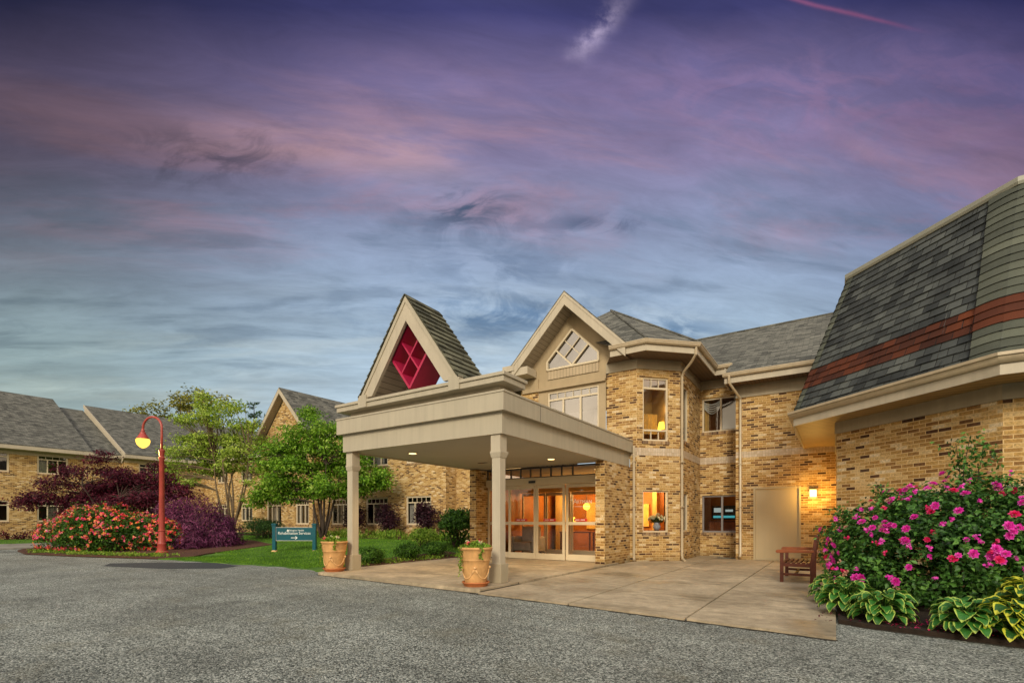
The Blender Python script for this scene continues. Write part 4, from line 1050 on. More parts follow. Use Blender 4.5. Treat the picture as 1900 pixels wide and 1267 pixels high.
mb.box(-24.5, -15.0, 17.0, 17.05, 5.85, 6.08); mb.box(-24.9, -15.0, 17.05, 17.25, 5.84, 5.86); mb.box(-43.5, -30.7, 18.85, 18.9, 5.75, 5.96); mb.box(-43.5, -30.3, 19.36, 19.4, 5.5, 5.75)
mb.build('rake_board', M['trim2'], GW)
mb = MB()
for sg in (-1, 1): mb.quad((-27.6, 16.49, 8.80), (-27.6 + sg * 3.1, 16.49, 5.60), (-27.6 + sg * 3.1, 16.9, 5.60), (-27.6, 16.9, 8.80))
mb.build('soffit', M['siding'], GW)
for x, y in ((-31.6, 19.3), (-24.7, 16.8)): MB().tube([(x, y, 5.8), (x, y, .3)], .05, 8).build('downspout', M['bark'], GW)
mb = MB()
for k in range(3): mb.slab([(-33.2 - .05, 20.2 + k * 1.75, 6.0 + .5617 * (1.3 + k * 1.75) + .05), (-31.0, 20.2 + k * 1.75, 6.0 + .5617 * (1.3 + k * 1.75) + .05), (-31.0, 21.75 + k * 1.75, 6.0 + .5617 * (2.85 + k * 1.75) + .05), (-33.25, 21.75 + k * 1.75, 6.0 + .5617 * (2.85 + k * 1.75) + .05)], (0, 0, .06))
mb.build('roof_panel', M['black'], GW)

LW = root('left_wing', (-46, 8, 0), 'long two storey brick wing with stepped grey roofs at the far left, behind the maple', 'building', world=True)
mb = MB(); P, Q = (-43.6, -14.0), (-43.6, 13.9); ops = []
for y0 in (-8.2, -3.2, 1.8, 6.5, 9.35): w_ = 1.55; ops += [(y0 + 14, y0 + 14 + w_, 4.3, 5.55), (y0 + 14, y0 + 14 + w_, 1.15, 2.5)]
wall(mb, P, Q, -.2, 6.0, ops)
P4, Q4 = (-43.2, 13.9), (-43.2, 19.4); ops4 = [(.9, 2.6, 4.3, 5.5), (.9, 2.6, 1.2, 2.5)]
wall(mb, P4, Q4, -.2, 6.0, ops4); wall(mb, (-43.6, 13.9), (-43.2, 13.9), -.2, 6.0); mb.build('wall', M['brick'], LW)
for i, op in enumerate(ops): window(LW, P, Q, op, mull=(.33, .66), transom=op[3] - .30, grid=4, curtain=[(.36, .64, .02, .78, 'curtain')] if i % 4 else [(.02, .34, .0, .78, 'curtain')], fw=.09)
for op in ops4: window(LW, P4, Q4, op, mull=(.33, .66), transom=op[3] - .30, grid=4, fw=.09)
def rslab(mb, y0, y1, ex, ez_, rx_, rz_): mb.slab([(ex, y0, ez_), (ex, y1, ez_), (rx_, y1, rz_), (rx_, y0, rz_)], (0, 0, -.15))
mb = MB(); rslab(mb, -16, 12.0, -42.9, 6.02, -51.7, 10.85); rslab(mb, 12.0, 13.8, -43.3, 6.0, -51.5, 10.25); rslab(mb, 13.8, 30, -42.6, 6.05, -51.2, 10.65)
mb.slab([(-51.7, -16, 10.85), (-51.7, 12, 10.85), (-60, 12, 6), (-60, -16, 6)], (0, 0, -.1)); mb.build('roof', M['shingle'], LW)
mb = MB(); mb.box(-43.0, -42.88, -16, 12.1, 5.72, 5.95); mb.box(-43.4, -43.28, 12.1, 13.8, 5.70, 5.93); mb.box(-42.7, -42.56, 13.75, 19, 5.75, 5.98)
mb.slab([(-42.58, 13.74, 6.07), (-51.2, 13.74, 10.68), (-51.2, 13.74, 10.42), (-42.58, 13.74, 5.80)], (0, .05, 0))
mb.slab([(-42.9, 13.80, 5.85), (-51.2, 13.80, 10.48), (-51.2, 13.80, 9.6), (-43.3, 13.80, 5.4)], (0, .05, 0)); mb.box(-43.58, -43.0, -16, 12.1, 5.70, 5.715); mb.box(-43.19, -42.7, 13.75, 19, 5.73, 5.745)
mb.build('fascia', M['trim2'], LW)
mb = MB(); mb.box(-43.6, -43.56, -14, 13.9, 5.45, 5.70); mb.box(-43.2, -43.16, 13.9, 19.3, 5.48, 5.73); mb.build('frieze', M['trim'], LW)

# ================================================================== foliage
def leaf_mesh(name, C, D, Nn, L, Wd, material, parent=None, fold=.25, org=None):
    """one mesh of folded leaves; C centres, D long axis, Nn normal (N,3), L,Wd sizes"""
    n = len(C); D = D / np.linalg.norm(D, axis=1, keepdims=True)
    S = np.cross(D, Nn); S /= np.linalg.norm(S, axis=1, keepdims=True) + 1e-9; U = np.cross(S, D)
    L = np.broadcast_to(np.asarray(L, float), (n,))[:, None]; Wd = np.broadcast_to(np.asarray(Wd, float), (n,))[:, None]
    v = np.stack([C - D * L * .5, C + S * Wd * .5 + U * Wd * fold - D * L * .05, C + D * L * .5 - U * L * .08, C - S * Wd * .5 + U * Wd * fold - D * L * .05], 1).reshape(-1, 3)
    o3 = np.array(ORG.get(parent, (0, 0, 0)) if org is None else org); v = v - o3
    me = bpy.data.meshes.new(name); me.vertices.add(4 * n); me.vertices.foreach_set('co', v.astype(np.float32).ravel())
    idx = np.arange(4 * n).reshape(n, 4)
    tris = np.concatenate([idx[:, [0, 1, 2]], idx[:, [0, 2, 3]]], 1).reshape(-1)
    me.loops.add(6 * n); me.loops.foreach_set('vertex_index', tris.astype(np.int32))
    me.polygons.add(2 * n); me.polygons.foreach_set('loop_start', (np.arange(2 * n) * 3).astype(np.int32))
    me.update(calc_edges=True); me.validate()
    me.materials.append(material)
    o = bpy.data.objects.new(name, me); finish_obj(o, parent)
    if parent is not None: ORG[o] = tuple(o3)
    return o
def unit(n): 
    v = rng.normal(size=(n, 3)); return v / np.linalg.norm(v, axis=1, keepdims=True)
def clusters(blobs, nc, shell=.55):
    """sample cluster centres in a set of ellipsoids (cx,cy,cz,rx,ry,rz)"""
    vol = np.array([b[3] * b[4] * b[5] for b in blobs]); pr = vol ** .75; pr /= pr.sum()
    k = rng.choice(len(blobs), nc, p=pr); B = np.array(blobs)[k]
    d = unit(nc); r = shell + (1 - shell) * rng.random(nc) ** .6
    r *= 1 + .10 * np.sin(d[:, 0] * 7 + B[:, 0] * 3) * np.cos(d[:, 2] * 6 + B[:, 1])
    return B[:, :3] + d * B[:, 3:] * r[:, None], d
def foliage(parent, blobs, nc, per, cs, flat, leaf, material, shell=.55, name='foliage', aspect=.5, droop=.3, zmin=None):
    c, d = clusters(blobs, nc, shell)
    C = np.repeat(c, per, 0); Dn = np.repeat(d, per, 0); n = len(C)
    C = C + rng.normal(size=(n, 3)) * np.array([cs, cs, cs * flat])
    if zmin is not None:
        k = C[:, 2] > zmin; C = C[k]; Dn = Dn[k]; n = len(C)
    Nn = Dn * .7 + unit(n) * .9 + np.array([0, 0, .8])
    D = np.cross(Nn, unit(n)); D += np.array([0, 0, -droop]) + Dn * .35
    L = leaf * rng.uniform(.6, 1.35, n)
    return leaf_mesh(name, C, D, Nn, L, L * aspect, material, parent), c
def stems(parent, base, tops, r0, material, name='trunk', split=.35, wob=.12, cl=None, tw=.35, seg=7):
    mb = MB(); nodes = []
    for k, (bx_, tx) in enumerate(zip(base, tops)):
        b_, t_ = Vector(bx_), Vector(tx); n = 7; pts = []
        for i in range(n + 1):
            f = i / n; p = b_.lerp(t_, f); bend = sin(pi * f) * wob * (t_ - b_).length
            p += Vector((sin(k * 2.3) * bend * .5, cos(k * 1.7) * bend * .5, bend * .35)); pts.append(p); nodes.append(p)
        mb.tube(pts, [r0 * (1 - .8 * i / n) for i in range(n + 1)], seg)
    if cl is not None:
        na = np.array([tuple(p) for p in nodes])
        for c_ in cl:
            dd = np.linalg.norm(na - c_, axis=1) + np.maximum(0, na[:, 2] - c_[2]) * 2
            j = int(np.argmin(dd)); p = Vector(na[j]); q = Vector(c_)
            m1 = p.lerp(q, .5) + Vector((random.uniform(-.08, .08), random.uniform(-.08, .08), .06 * (q - p).length))
            mb.tube([p, m1, q], [r0 * tw, r0 * tw * .6, r0 * tw * .25], 5, cap=False)
    return mb.build(name, material, parent, smooth=True)

M['lf_dog'] = leaf_mat('dogwood_leaves', [(0, (.12, .20, .022)), (.35, (.30, .45, .05)), (.7, (.50, .64, .10)), (1, (.82, .84, .42))], .4)
M['lf_dog2'] = leaf_mat('bright_leaves', [(0, (.04, .11, .010)), (.35, (.14, .31, .018)), (.7, (.28, .50, .035)), (1, (.60, .68, .20))], .4)
M['lf_maple'] = leaf_mat('maple_leaves', [(0, (.022, .004, .010)), (.4, (.075, .010, .024)), (.75, (.17, .018, .045)), (1, (.30, .040, .07))], .35)
M['lf_purple'] = leaf_mat('laceleaf_leaves', [(0, (.028, .006, .022)), (.4, (.105, .018, .068)), (.75, (.23, .045, .145)), (1, (.42, .14, .30))], .3)
M['lf_plum'] = leaf_mat('plum_leaves', [(0, (.014, .006, .012)), (.5, (.045, .014, .026)), (1, (.15, .04, .06))], .3)
M['lf_rose'] = leaf_mat('rose_leaves', [(0, (.012, .04, .010)), (.3, (.045, .13, .024)), (.65, (.10, .26, .040)), (1, (.24, .44, .08))], .3, .45, .4)
M['lf_box'] = leaf_mat('boxwood_leaves', [(0, (.014, .045, .006)), (.4, (.045, .125, .012)), (.75, (.095, .23, .022)), (1, (.20, .36, .05))], .3)
M['lf_lime'] = leaf_mat('lime_leaves', [(0, (.06, .13, .01)), (.5, (.20, .36, .03)), (1, (.46, .54, .09))], .35)
M['lf_yew'] = leaf_mat('yew_leaves', [(0, (.010, .035, .008)), (.5, (.030, .085, .014)), (1, (.08, .17, .03))], .2)
M['lf_far'] = leaf_mat('far_leaves', [(0, (.10, .11, .015)), (.5, (.26, .27, .04)), (1, (.50, .46, .10))], .35)
M['fl_mix'] = leaf_mat('mixed_petals', [(0, (.62, .02, .03)), (.2, (.80, .05, .05)), (.4, (.85, .08, .35)), (.55, (.85, .30, .05)), (.72, (.88, .38, .10)), (.85, (.90, .30, .50)), (1, (.90, .75, .45))], .3)
M['pink'] = leaf_mat('magenta_petals', [(0, (.66, .015, .34)), (.5, (.90, .05, .56)), (1, (.98, .30, .80))], .35)
M['hot'] = leaf_mat('crimson_petals', [(0, (.62, .010, .08)), (.5, (.88, .020, .18)), (1, (.95, .10, .35))], .35)
M['pale'] = leaf_mat('faded_petals', [(0, (.55, .25, .16)), (1, (.75, .50, .40))], .35)

def rr3(dx_, dy_, z):   # offset in the (right, forward) frame
    return (RGT[0] * dx_ + FWD[0] * dy_, RGT[1] * dx_ + FWD[1] * dy_, z)
def tree(name, loc, label, blobs, nc, per, cs, flat, leaf, lm, bm, r0, nst, spread, tall, twigs=60, group=None, aspect=.5, shell=.35):
    r = root(name, loc, label, 'tree', group)
    fo, c = foliage(r, blobs, nc, per, cs, flat, leaf, M[lm], shell, 'crown', aspect)
    bs = [(random.uniform(-.12, .12), random.uniform(-.12, .12), -.05) for _ in range(nst)]
    tp = []
    for k in range(nst):
        a_ = 2 * pi * k / nst + random.uniform(-.4, .4); s_ = spread * random.uniform(.5, 1.0)
        tp.append((cos(a_) * s_, sin(a_) * s_ * .7, tall * random.uniform(.75, 1.0)))
    stems(r, bs, tp, r0, M[bm], 'trunk', cl=c[:twigs])
    return r
# slender multi-stemmed dogwood
B = []
def bb(dx_, dy_, z, rx, ry, rz_): p = rr3(dx_, dy_, z); B.append((p[0], p[1], p[2], rx, ry, rz_))
for dx_, z, rx, rz_ in ((-3.5, 3.3, .8, .35), (-2.5, 3.0, .9, .35), (-3.2, 4.0, 1.0, .4), (-1.8, 3.9, 1.1, .4), (-.3, 3.9, 1.1, .4), (1.0, 3.8, .9, .4), (-3.3, 4.8, .9, .35), (-2.0, 4.7, 1.2, .42), (-.6, 4.8, 1.3, .45), (.9, 4.7, 1.0, .4), (-2.8, 5.6, .9, .35), (-1.5, 5.6, 1.2, .4), (-.1, 5.6, 1.2, .4), (1.2, 5.5, .8, .35), (-2.2, 6.5, .8, .3), (-1.0, 6.5, 1.1, .4), (.4, 6.4, 1.0, .4), (1.2, 6.3, .6, .3), (-1.4, 7.3, .8, .3), (-.2, 7.3, .9, .35), (.8, 7.2, .6, .25), (-1.5, 8.0, .45, .2), (1.1, 2.9, .6, .25)):
    bb(dx_, random.uniform(-.8, .8), z + random.uniform(-.12, .12), rx, rx * .9, rz_ * 1.15)
tree('dogwood_tree', (-28.7, 14.3, .33), 'slender pale green dogwood with layered see-through crown and several thin trunks, left of the gable', B, 640, 24, .20, .42, .15, 'lf_dog', 'bark', .085, 7, 1.5, 5.0, 260, shell=.15)
# denser bright green tree
B = []
for dx_, z, rx, rz_ in ((-3.0, 1.75, .7, .35), (-2.3, 2.1, .9, .4), (-1.4, 2.1, .9, .4), (-2.0, 2.7, 1.0, .45), (-.8, 2.5, 1.1, .5), (.3, 2.5, 1.1, .5), (1.3, 2.5, 1.1, .45), (2.3, 2.8, .9, .4), (2.9, 2.6, .6, .3), (2.9, 3.1, .5, .25), (-2.3, 3.5, .9, .45), (-1.3, 3.4, 1.1, .5), (0, 3.4, 1.3, .6), (1.4, 3.4, 1.2, .5), (-1.9, 4.3, 1.0, .45), (-.7, 4.3, 1.2, .5), (.7, 4.3, 1.2, .5), (1.9, 4.1, .8, .4), (-1.2, 5.1, 1.0, .4), (.2, 5.2, 1.1, .45), (1.3, 4.9, .8, .35), (-.5, 5.75, .7, .25)):
    bb(dx_, random.uniform(-.8, .8), z + random.uniform(-.1, .1), rx, rx * .85, rz_ * 1.1)
tree('dogwood_tree', (-20.3, 14.3, .33), 'dense bright green dogwood with dark trunks growing between the teal sign and the canopy column', B, 950, 30, .18, .5, .14, 'lf_dog2', 'bark_d', .075, 7, 1.1, 3.6, 160, shell=.15)
# red maple behind the flowers
B = []
for dx_, z, rx, rz_ in ((-3.5, 2.0, .8, .2), (-2.7, 2.3, 1.1, .3), (-1.7, 2.1, 1.2, .4), (-.4, 2.1, 1.4, .5), (1.0, 2.0, 1.4, .5), (2.4, 2.2, 1.3, .4), (3.4, 2.4, .9, .3), (-2.0, 2.9, 1.1, .3), (-.9, 2.8, 1.2, .4), (.5, 2.9, 1.3, .4), (1.9, 2.8, 1.2, .4), (3.1, 2.7, 1.0, .35), (-1.3, 3.5, .9, .28), (0, 3.6, .9, .25), (1.3, 3.4, 1.1, .3), (2.5, 3.3, .9, .28), (-.1, 4.2, .8, .2), (.2, 4.5, .45, .12), (2.2, 3.8, .6, .18), (-1.2, 1.5, 1.6, .4)):
    bb(dx_, random.uniform(-.8, .8), z + random.uniform(-.12, .12), rx, rx * .8, rz_ * 1.15)
tree('maple_tree', (-30.4, 9.1, .05), 'dark red maple with layered branches behind the flowering shrub beside the left wing', B, 1000, 30, .20, .42, .13, 'lf_maple', 'bark_d', .09, 5, 1.6, 3.0, 120, aspect=.42, shell=.2)
# trees over the roofs
for (dx_, d_, h, wd, nm, lb) in ((-.74, 66, 17.3, 2.6, 'far_tree', 'small pointed tree top showing above the left wing roof, leftmost of the far trees'), (-.65, 64, 17.9, 4.4, 'far_tree', 'broad olive green tree top showing above the roofs behind the dogwood')):
    B = [(random.uniform(-wd, wd), random.uniform(-2, 2), h - random.uniform(.8, 4.5), 1.4, 1.4, 1.0) for _ in range(14)] + [(random.uniform(-wd, wd) * .7, random.uniform(-2, 2), h - random.uniform(3.5, 9), 2.2, 2.2, 1.8) for _ in range(7)]
    tree(nm, (FWD[0] * d_ + RGT[0] * dx_ * d_, FWD[1] * d_ + RGT[1] * dx_ * d_, 0), lb, B, 200, 22, .5, .7, .42, 'lf_far', 'bark', .35, 3, 2, h * .7, 30, group='trees beyond the roofs')
d_ = 58; r = root('conifer_tree', (FWD[0] * d_ - .53 * RGT[0] * d_, FWD[1] * d_ - .53 * RGT[1] * d_, 0), 'dark sparse conifer tip rising behind the roof left of the gable', 'tree')
Cc = []; 
for k in range(60):
    z = random.uniform(7, 15.2); R_ = (15.9 - z) * .55 + .3; a_ = random.uniform(0, 2 * pi)
    for j in range(26): f = random.random(); Cc.append((cos(a_) * R_ * f, sin(a_) * R_ * f, z + .12 * R_ * f + random.gauss(0, .08)))
Cc = np.array(Cc); leaf_mesh('crown', Cc, unit(len(Cc)) + np.array([0, 0, .2]), unit(len(Cc)), .45, .10, M['lf_yew'], r)
MB().tube([(0, 0, 0), (0, 0, 15.4)], [.25, .03], 8).build('trunk', M['bark_d'], r)

# laceleaf maple dome
def dome(name, loc, label, blobs, n, leaf, lm, aspect, cat='shrub', group=None, droop=1.2, spread=.06, tw=True, shell=.86):
    r = root(name, loc, label, cat, group)
    vol = np.array([b[3] * b[4] * b[5] for b in blobs]) ** .67; k = rng.choice(len(blobs), n, p=vol / vol.sum()); Bm = np.array(blobs)[k]
    d = unit(n); d[:, 2] = np.where(rng.random(n) < .3, d[:, 2], np.abs(d[:, 2]))
    lump = 1 + .09 * np.sin(d[:, 0] * 9 + Bm[:, 0] * 5) + .07 * np.sin(d[:, 1] * 11 + Bm[:, 1] * 3) + .08 * np.sin(d[:, 2] * 16 + d[:, 0] * 3)
    rad = (shell + (1 - shell) * rng.random(n)) * lump
    inner = rng.random(n) < .18; rad = np.where(inner, rad * rng.uniform(.45, .9, n), rad)
    C = Bm[:, :3] + d * Bm[:, 3:] * rad[:, None] + rng.normal(size=(n, 3)) * spread
    C[:, 2] = np.where(C[:, 2] < .06, .06 + rng.random(n) * .25, C[:, 2])
    Nn = d + unit(n) * .6; D = np.cross(Nn, unit(n)) + np.array([0, 0, -droop]) + d * .5
    L = leaf * rng.uniform(.6, 1.4, n)
    leaf_mesh('foliage', C, D, Nn, L, L * aspect, M[lm], r)
    if tw:
        mb = MB()
        for b_ in blobs[:10]:
            for _ in range(5):
                dd = unit(1)[0]; dd[2] = abs(dd[2])
                mb.tube([(b_[0] * .8, b_[1] * .8, 0), (b_[0] + dd[0] * b_[3] * .3, b_[1] + dd[1] * b_[4] * .3, b_[2] * .6 + .1), (b_[0] + dd[0] * b_[3] * .85, b_[1] + dd[1] * b_[4] * .85, b_[2] + dd[2] * b_[5] * .85)], [.025, .014, .005], 5)
        mb.build('stems', M['bark_d'], r)
    return r
B = []; bb(0, 0, .3, 1.55, 1.5, 1.75); bb(-1.1, .3, .4, 1.3, 1.1, 1.55); bb(.9, -.1, .2, 1.2, 1.1, 1.15); bb(-.4, -.7, .2, 1.2, 1.0, 1.3); bb(.3, -1.0, .1, 1.2, .7, .8)
dome('laceleaf_maple', (-22.3, 9.6, .08), 'low dome of purple laceleaf maple right of the red lamp post', B, 26000, .13, 'lf_purple', .22, 'shrub', droop=.9, spread=.05, shell=.80)
# flowering shrub, many colours
B = []
for dx_, z, rx, rz_ in ((-2.15, .6, .65, .72), (-1.5, .6, .8, .95), (-.6, .7, .9, 1.15), (.3, .7, .95, 1.15), (1.2, .6, .9, .95), (1.9, .5, .75, .8), (-.2, .6, .9, 1.2)): bb(dx_, random.uniform(-.2, .5), z * .8, rx, rx * .9, rz_)
fs = dome('flowering_shrub', (-22.9, 6.75, .03), 'wide low shrub covered in red, orange and pink blossoms left of the lamp post', B, 21000, .085, 'lf_box', .55, 'shrub', droop=.0, spread=.07, shell=.74)
def petals(blobs, n, size, upmin=-.1):
    k = rng.choice(len(blobs), n); Bm = np.array(blobs)[k]; d = unit(n); d[:, 2] = np.where(rng.random(n) < .35, d[:, 2], np.abs(d[:, 2])); d /= np.linalg.norm(d, axis=1, keepdims=True)
    c = Bm[:, :3] + d * Bm[:, 3:] * rng.uniform(.98, 1.12, n)[:, None]
    c[:, 2] = np.maximum(c[:, 2], .15)
    per = 6; C = np.repeat(c, per, 0) + rng.normal(size=(n * per, 3)) * size * .42; Dn = np.repeat(d, per, 0)
    return C, np.cross(Dn, unit(n * per)) + unit(n * per) * .2, Dn + unit(n * per) * .4
C, D, Nn = petals(B, 950, .07); o = leaf_mesh('blossoms', C, D, Nn, .075, .06, M['fl_mix'], fs); o['kind'] = 'stuff'

def small_bush(name, loc, label, rx, ry, rz_, n, leaf, lm, group=None, lumps=4, aspect=.5, cz=.45, droop=.0):
    B = [(random.uniform(-.35, .35) * rx, random.uniform(-.35, .35) * ry, rz_ * random.uniform(.4, .6), rx * random.uniform(.6, .75), ry * random.uniform(.6, .75), rz_ * random.uniform(.42, .55)) for _ in range(lumps)]
    return dome(name, loc, label, B, n, leaf, lm, aspect, 'shrub', group, droop, .03)
small_bush('boxwood_shrub', (-10.35, 8.75, .03), 'clipped round green bush by the pavement, nearest to the canopy column', .52, .46, .42, 3600, .055, 'lf_box', 'small clipped bushes by the pavement')
small_bush('boxwood_shrub', (-10.35, 10.0, .08), 'clipped round green bush by the pavement, middle of the three', .48, .44, .41, 3400, .055, 'lf_box', 'small clipped bushes by the pavement')
small_bush('boxwood_shrub', (-10.35, 11.15, .12), 'clipped round green bush by the pavement, nearest to the entrance doors', .48, .44, .41, 3200, .055, 'lf_box', 'small clipped bushes by the pavement')
small_bush('yew_shrub', (-23.6, 13.3, .25), 'dark green spreading yew behind the teal sign', 1.5, .9, 1.0, 6500, .09, 'lf_yew', aspect=.25)
small_bush('viburnum_shrub', (-11.4, 13.5, .25), 'tall leafy green shrub beside the brick pier left of the glass doors', .85, .7, 1.28, 4200, .10, 'lf_box')
small_bush('spirea_shrub', (-12.1, 12.6, .2), 'low light green shrub at the foot of the leafy green shrub', .6, .5, .75, 2400, .06, 'lf_lime')
def plum(loc, label, w_, h):
    r = root('plum_shrub', loc, label, 'shrub', 'purple shrubs below the windows')
    B = [(random.uniform(-.4, .4) * w_, random.uniform(-.3, .3) * w_, h * random.uniform(.48, .78), w_ * .55, w_ * .5, h * .28) for _ in range(6)] + [(0, 0, h * .3, w_ * .3, w_ * .3, h * .25)]
    fo, c = foliage(r, B, 190, 22, .07, 1.0, .085, M['lf_plum'], .4, 'foliage', .5, 0)
    stems(r, [(0, 0, 0)] * 5, [(random.uniform(-.4, .4) * w_, random.uniform(-.3, .3) * w_, h * .75) for _ in range(5)], .02, M['bark_d'], 'stems', cl=c[:30])
plum((-18.1, 16.3, .33), 'round purple leaved shrub under the left ground floor window, middle of the three purple shrubs', .85, 1.75)
plum((-15.55, 16.3, .33), 'round purple leaved shrub under the right ground floor window, nearest to the entrance', .85, 1.75)
plum((-20.1, 15.9, .33), 'purple leaved shrub half hidden behind the left canopy column', .8, 1.6)
# low perennials along the wall, countless small plants
Bp = [(x, 15.4 + .3 * sin(x * 2), .42, .45, .4, .32) for x in np.arange(-23, -11.5, .45)]
c, d = clusters(Bp, 520, .3); C = np.repeat(c, 9, 0) + rng.normal(size=(520 * 9, 3)) * .06; n = len(C)
o = leaf_mesh('low_perennials', C, unit(n) * .5 + np.array([0, 0, 1]), unit(n), .16, .05, M['lf_lime']); tag(o, kind='stuff')
# red ground plants at the left wing
Bp = [(-42.7, y, .25, .35, .4, .3) for y in np.arange(2, 10, .5)]
c, d = clusters(Bp, 160, .3); C = np.repeat(c, 9, 0) + rng.normal(size=(160 * 9, 3)) * .08; n = len(C)
o = leaf_mesh('border_plants', C, unit(n) + np.array([0, 0, .8]), unit(n), .16, .08, M['lf_maple']); tag(o, kind='stuff')
# ground cover at bed fronts
pts = []
for _ in range(260): x = random.uniform(-25.5, -17.9); pts.append((x, edge_y(x) + random.uniform(.15, .9), .09))
for _ in range(200): pts.append((random.uniform(-10.5, -9.95), random.uniform(7.4, 12.2), .10))
pts = np.array(pts); C = np.repeat(pts, 8, 0) + rng.normal(size=(len(pts) * 8, 3)) * np.array([.09, .09, .03]); n = len(C)
o = leaf_mesh('ground_cover', C, unit(n) + np.array([0, 0, .4]), unit(n) + np.array([0, 0, 1]), .07, .045, M['lf_lime']); tag(o, kind='stuff')
# grass blades
def in_beds(x, y):
    if x < -17.3 and x > -28 and y < 12 and not (x > -19.2 and y > 8.6): return True
    if x > -10.85: return True
    if y > 14.9: return True
    return False
G_ = []
while len(G_) < 52000:
    x = random.uniform(-27, -10.8) if random.random() < .86 else random.uniform(-42.5, -34.7); y = edge_y(x) + .02 + (15.2 - edge_y(x)) * random.random() ** 1.3
    if in_beds(x, y) or (x < -29 and x > -34.6): continue
    G_.append((x, y, lawn_z(x, y) + .045))
G_ = np.array(G_); n = len(G_)
M['blade'] = leaf_mat('grass_blades', [(0, (.03, .085, .006)), (.4, (.095, .24, .012)), (.75, (.19, .39, .022)), (1, (.34, .50, .06))], .3)
o = leaf_mesh('grass', G_, rng.normal(size=(n, 3)) * .45 + np.array([0, 0, 1]), unit(n), .055, .012, M['blade']); tag(o, kind='stuff')

# wood added behind the viewer, seen only mirrored, to block the low sky glow
k_ = 26000; az_ = rng.uniform(radians(105), radians(232), k_); rr_ = rng.uniform(42, 50, k_); hh = 7.5 + 2.5 * np.sin(az_ * 9) + 1.5 * np.sin(az_ * 23)
C = np.stack([np.sin(az_) * rr_, np.cos(az_) * rr_, hh * rng.random(k_) ** .8], 1)
o = leaf_mesh('added_wood', C, unit(k_), unit(k_), .8, .55, M['lf_yew']); tag(o, kind='stuff')

# ------------------------------------------------------------------ big rose bush
RB = root('rose_bush', (1.35, 8.75, .04), 'large rose bush full of magenta and crimson roses in front of the mansard building', 'bush')
B = [(0, 0, .75, 1.25, 1.0, .85), (-.7, .1, .75, .75, .7, .65), (.7, -.2, .75, 1.0, .8, .8), (-.2, -.4, .55, 1.1, .7, .6), (.3, .3, 1.2, .9, .7, .55), (-1.0, .3, .65, .5, .5, .45), (1.5, -.2, .8, .8, .7, .75), (-.3, .1, 1.25, .6, .5, .4), (1.0, -.1, 1.3, .6, .5, .4), (2.2, -.2, .8, .7, .7, .9), (-.9, -.35, .4, .5, .5, .35)]
fo, c = foliage(RB, B, 2100, 18, .07, .8, .070, M['lf_rose'], .66, 'foliage', .58, .15, zmin=.06)
stems(RB, [(random.uniform(-.5, .9), random.uniform(-.3, .3), 0) for _ in range(9)], [(random.uniform(-1.1, 1.5), random.uniform(-.5, .5), random.uniform(1.0, 1.7)) for _ in range(9)], .014, M['bark_d'], 'stems', cl=c[:160])
# long shoots reaching above the bush
mb = MB(); C = []
for (x, y, z, tx, tz) in ((.12, .1, 1.5, .02, 2.22), (.2, .1, 1.5, .32, 2.15), (.05, .0, 1.5, .15, 2.28), (1.35, .0, 1.4, 1.52, 2.0), (1.5, -.1, 1.4, 1.75, 1.95), (-1.0, .1, 1.0, -1.32, 1.35), (-1.1, .2, .8, -1.5, 1.0), (-.6, .1, 1.2, -.85, 1.68)):
    mb.tube([(x, y, z - .4), ((x + tx) / 2 - .02, y, (z + tz) / 2), (tx, y + .05, tz)], [.008, .006, .003], 5)
    for j in range(120):
        f = random.uniform(.25, 1.0); C.append((x + (tx - x) * f + random.gauss(0, .075), y + random.gauss(0, .07), z + (tz - z) * f + random.gauss(0, .05)))
mb.build('shoots', M['bark_d'], RB); C = np.array(C); leaf_mesh('shoot_foliage', C, unit(len(C)) + np.array([0, 0, .1]), unit(len(C)) + np.array([0, 0, 1]), .065, .036, M['lf_rose'], RB)
def rose_mesh(seed, m_):
    rs = np.random.default_rng(seed); Cs = []; Ds = []; Ns = []; Ls = []
    for ring, (R_, z, tilt, cnt, sz) in enumerate(((.040, .0, .35, 8, .052), (.028, .012, .7, 7, .046), (.015, .022, 1.1, 6, .036), (.005, .028, 1.4, 4, .025))):
        for k in range(cnt):
            a_ = 2 * pi * k / cnt + ring * .5 + rs.uniform(-.2, .2); d_ = np.array([cos(a_) * cos(tilt), sin(a_) * cos(tilt), sin(tilt)])
            Cs.append([cos(a_) * R_, sin(a_) * R_, z + rs.uniform(-.004, .004)]); Ds.append(d_); Ns.append([-cos(a_) * sin(tilt), -sin(a_) * sin(tilt), cos(tilt)]); Ls.append(sz * rs.uniform(.85, 1.15))
    o = leaf_mesh('blossom', np.array(Cs), np.array(Ds), np.array(Ns), np.array(Ls), np.array(Ls) * 1.05, m_, None, .12)
    me = o.data; bpy.data.objects.remove(o); return me
roses = [rose_mesh(1, M['pink']), rose_mesh(2, M['pink']), rose_mesh(3, M['hot']), rose_mesh(4, M['pale'])]
to_cam = np.array([-1.35, -8.75, .6]); to_cam /= np.linalg.norm(to_cam)
placed = []
Ba = np.array(B); tries = 0
while len(placed) < 98 and tries < 9000:
    tries += 1
    k = rng.integers(len(B)); d = unit(1)[0]; d = d + to_cam * 1.0 + np.array([0, 0, .30]); d /= np.linalg.norm(d)
    if d @ to_cam < .15: continue
    p = Ba[k, :3] + d * Ba[k, 3:] * 1.13
    if p[2] < .35 or p[2] > 1.95 or p[0] > 1.05 or (p[2] < .7 and random.random() < .5): continue
    q = (p[None, :] - Ba[:, :3]) / Ba[:, 3:]
    if (np.linalg.norm(q, axis=1) < 1.0).any(): continue
    if placed and min(np.linalg.norm(p - x[0]) for x in placed) < .12: continue
    placed.append((p, d))
    while random.random() < .40:
        p2 = p + unit(1)[0] * .075 + d * .01; placed.append((p2, d))
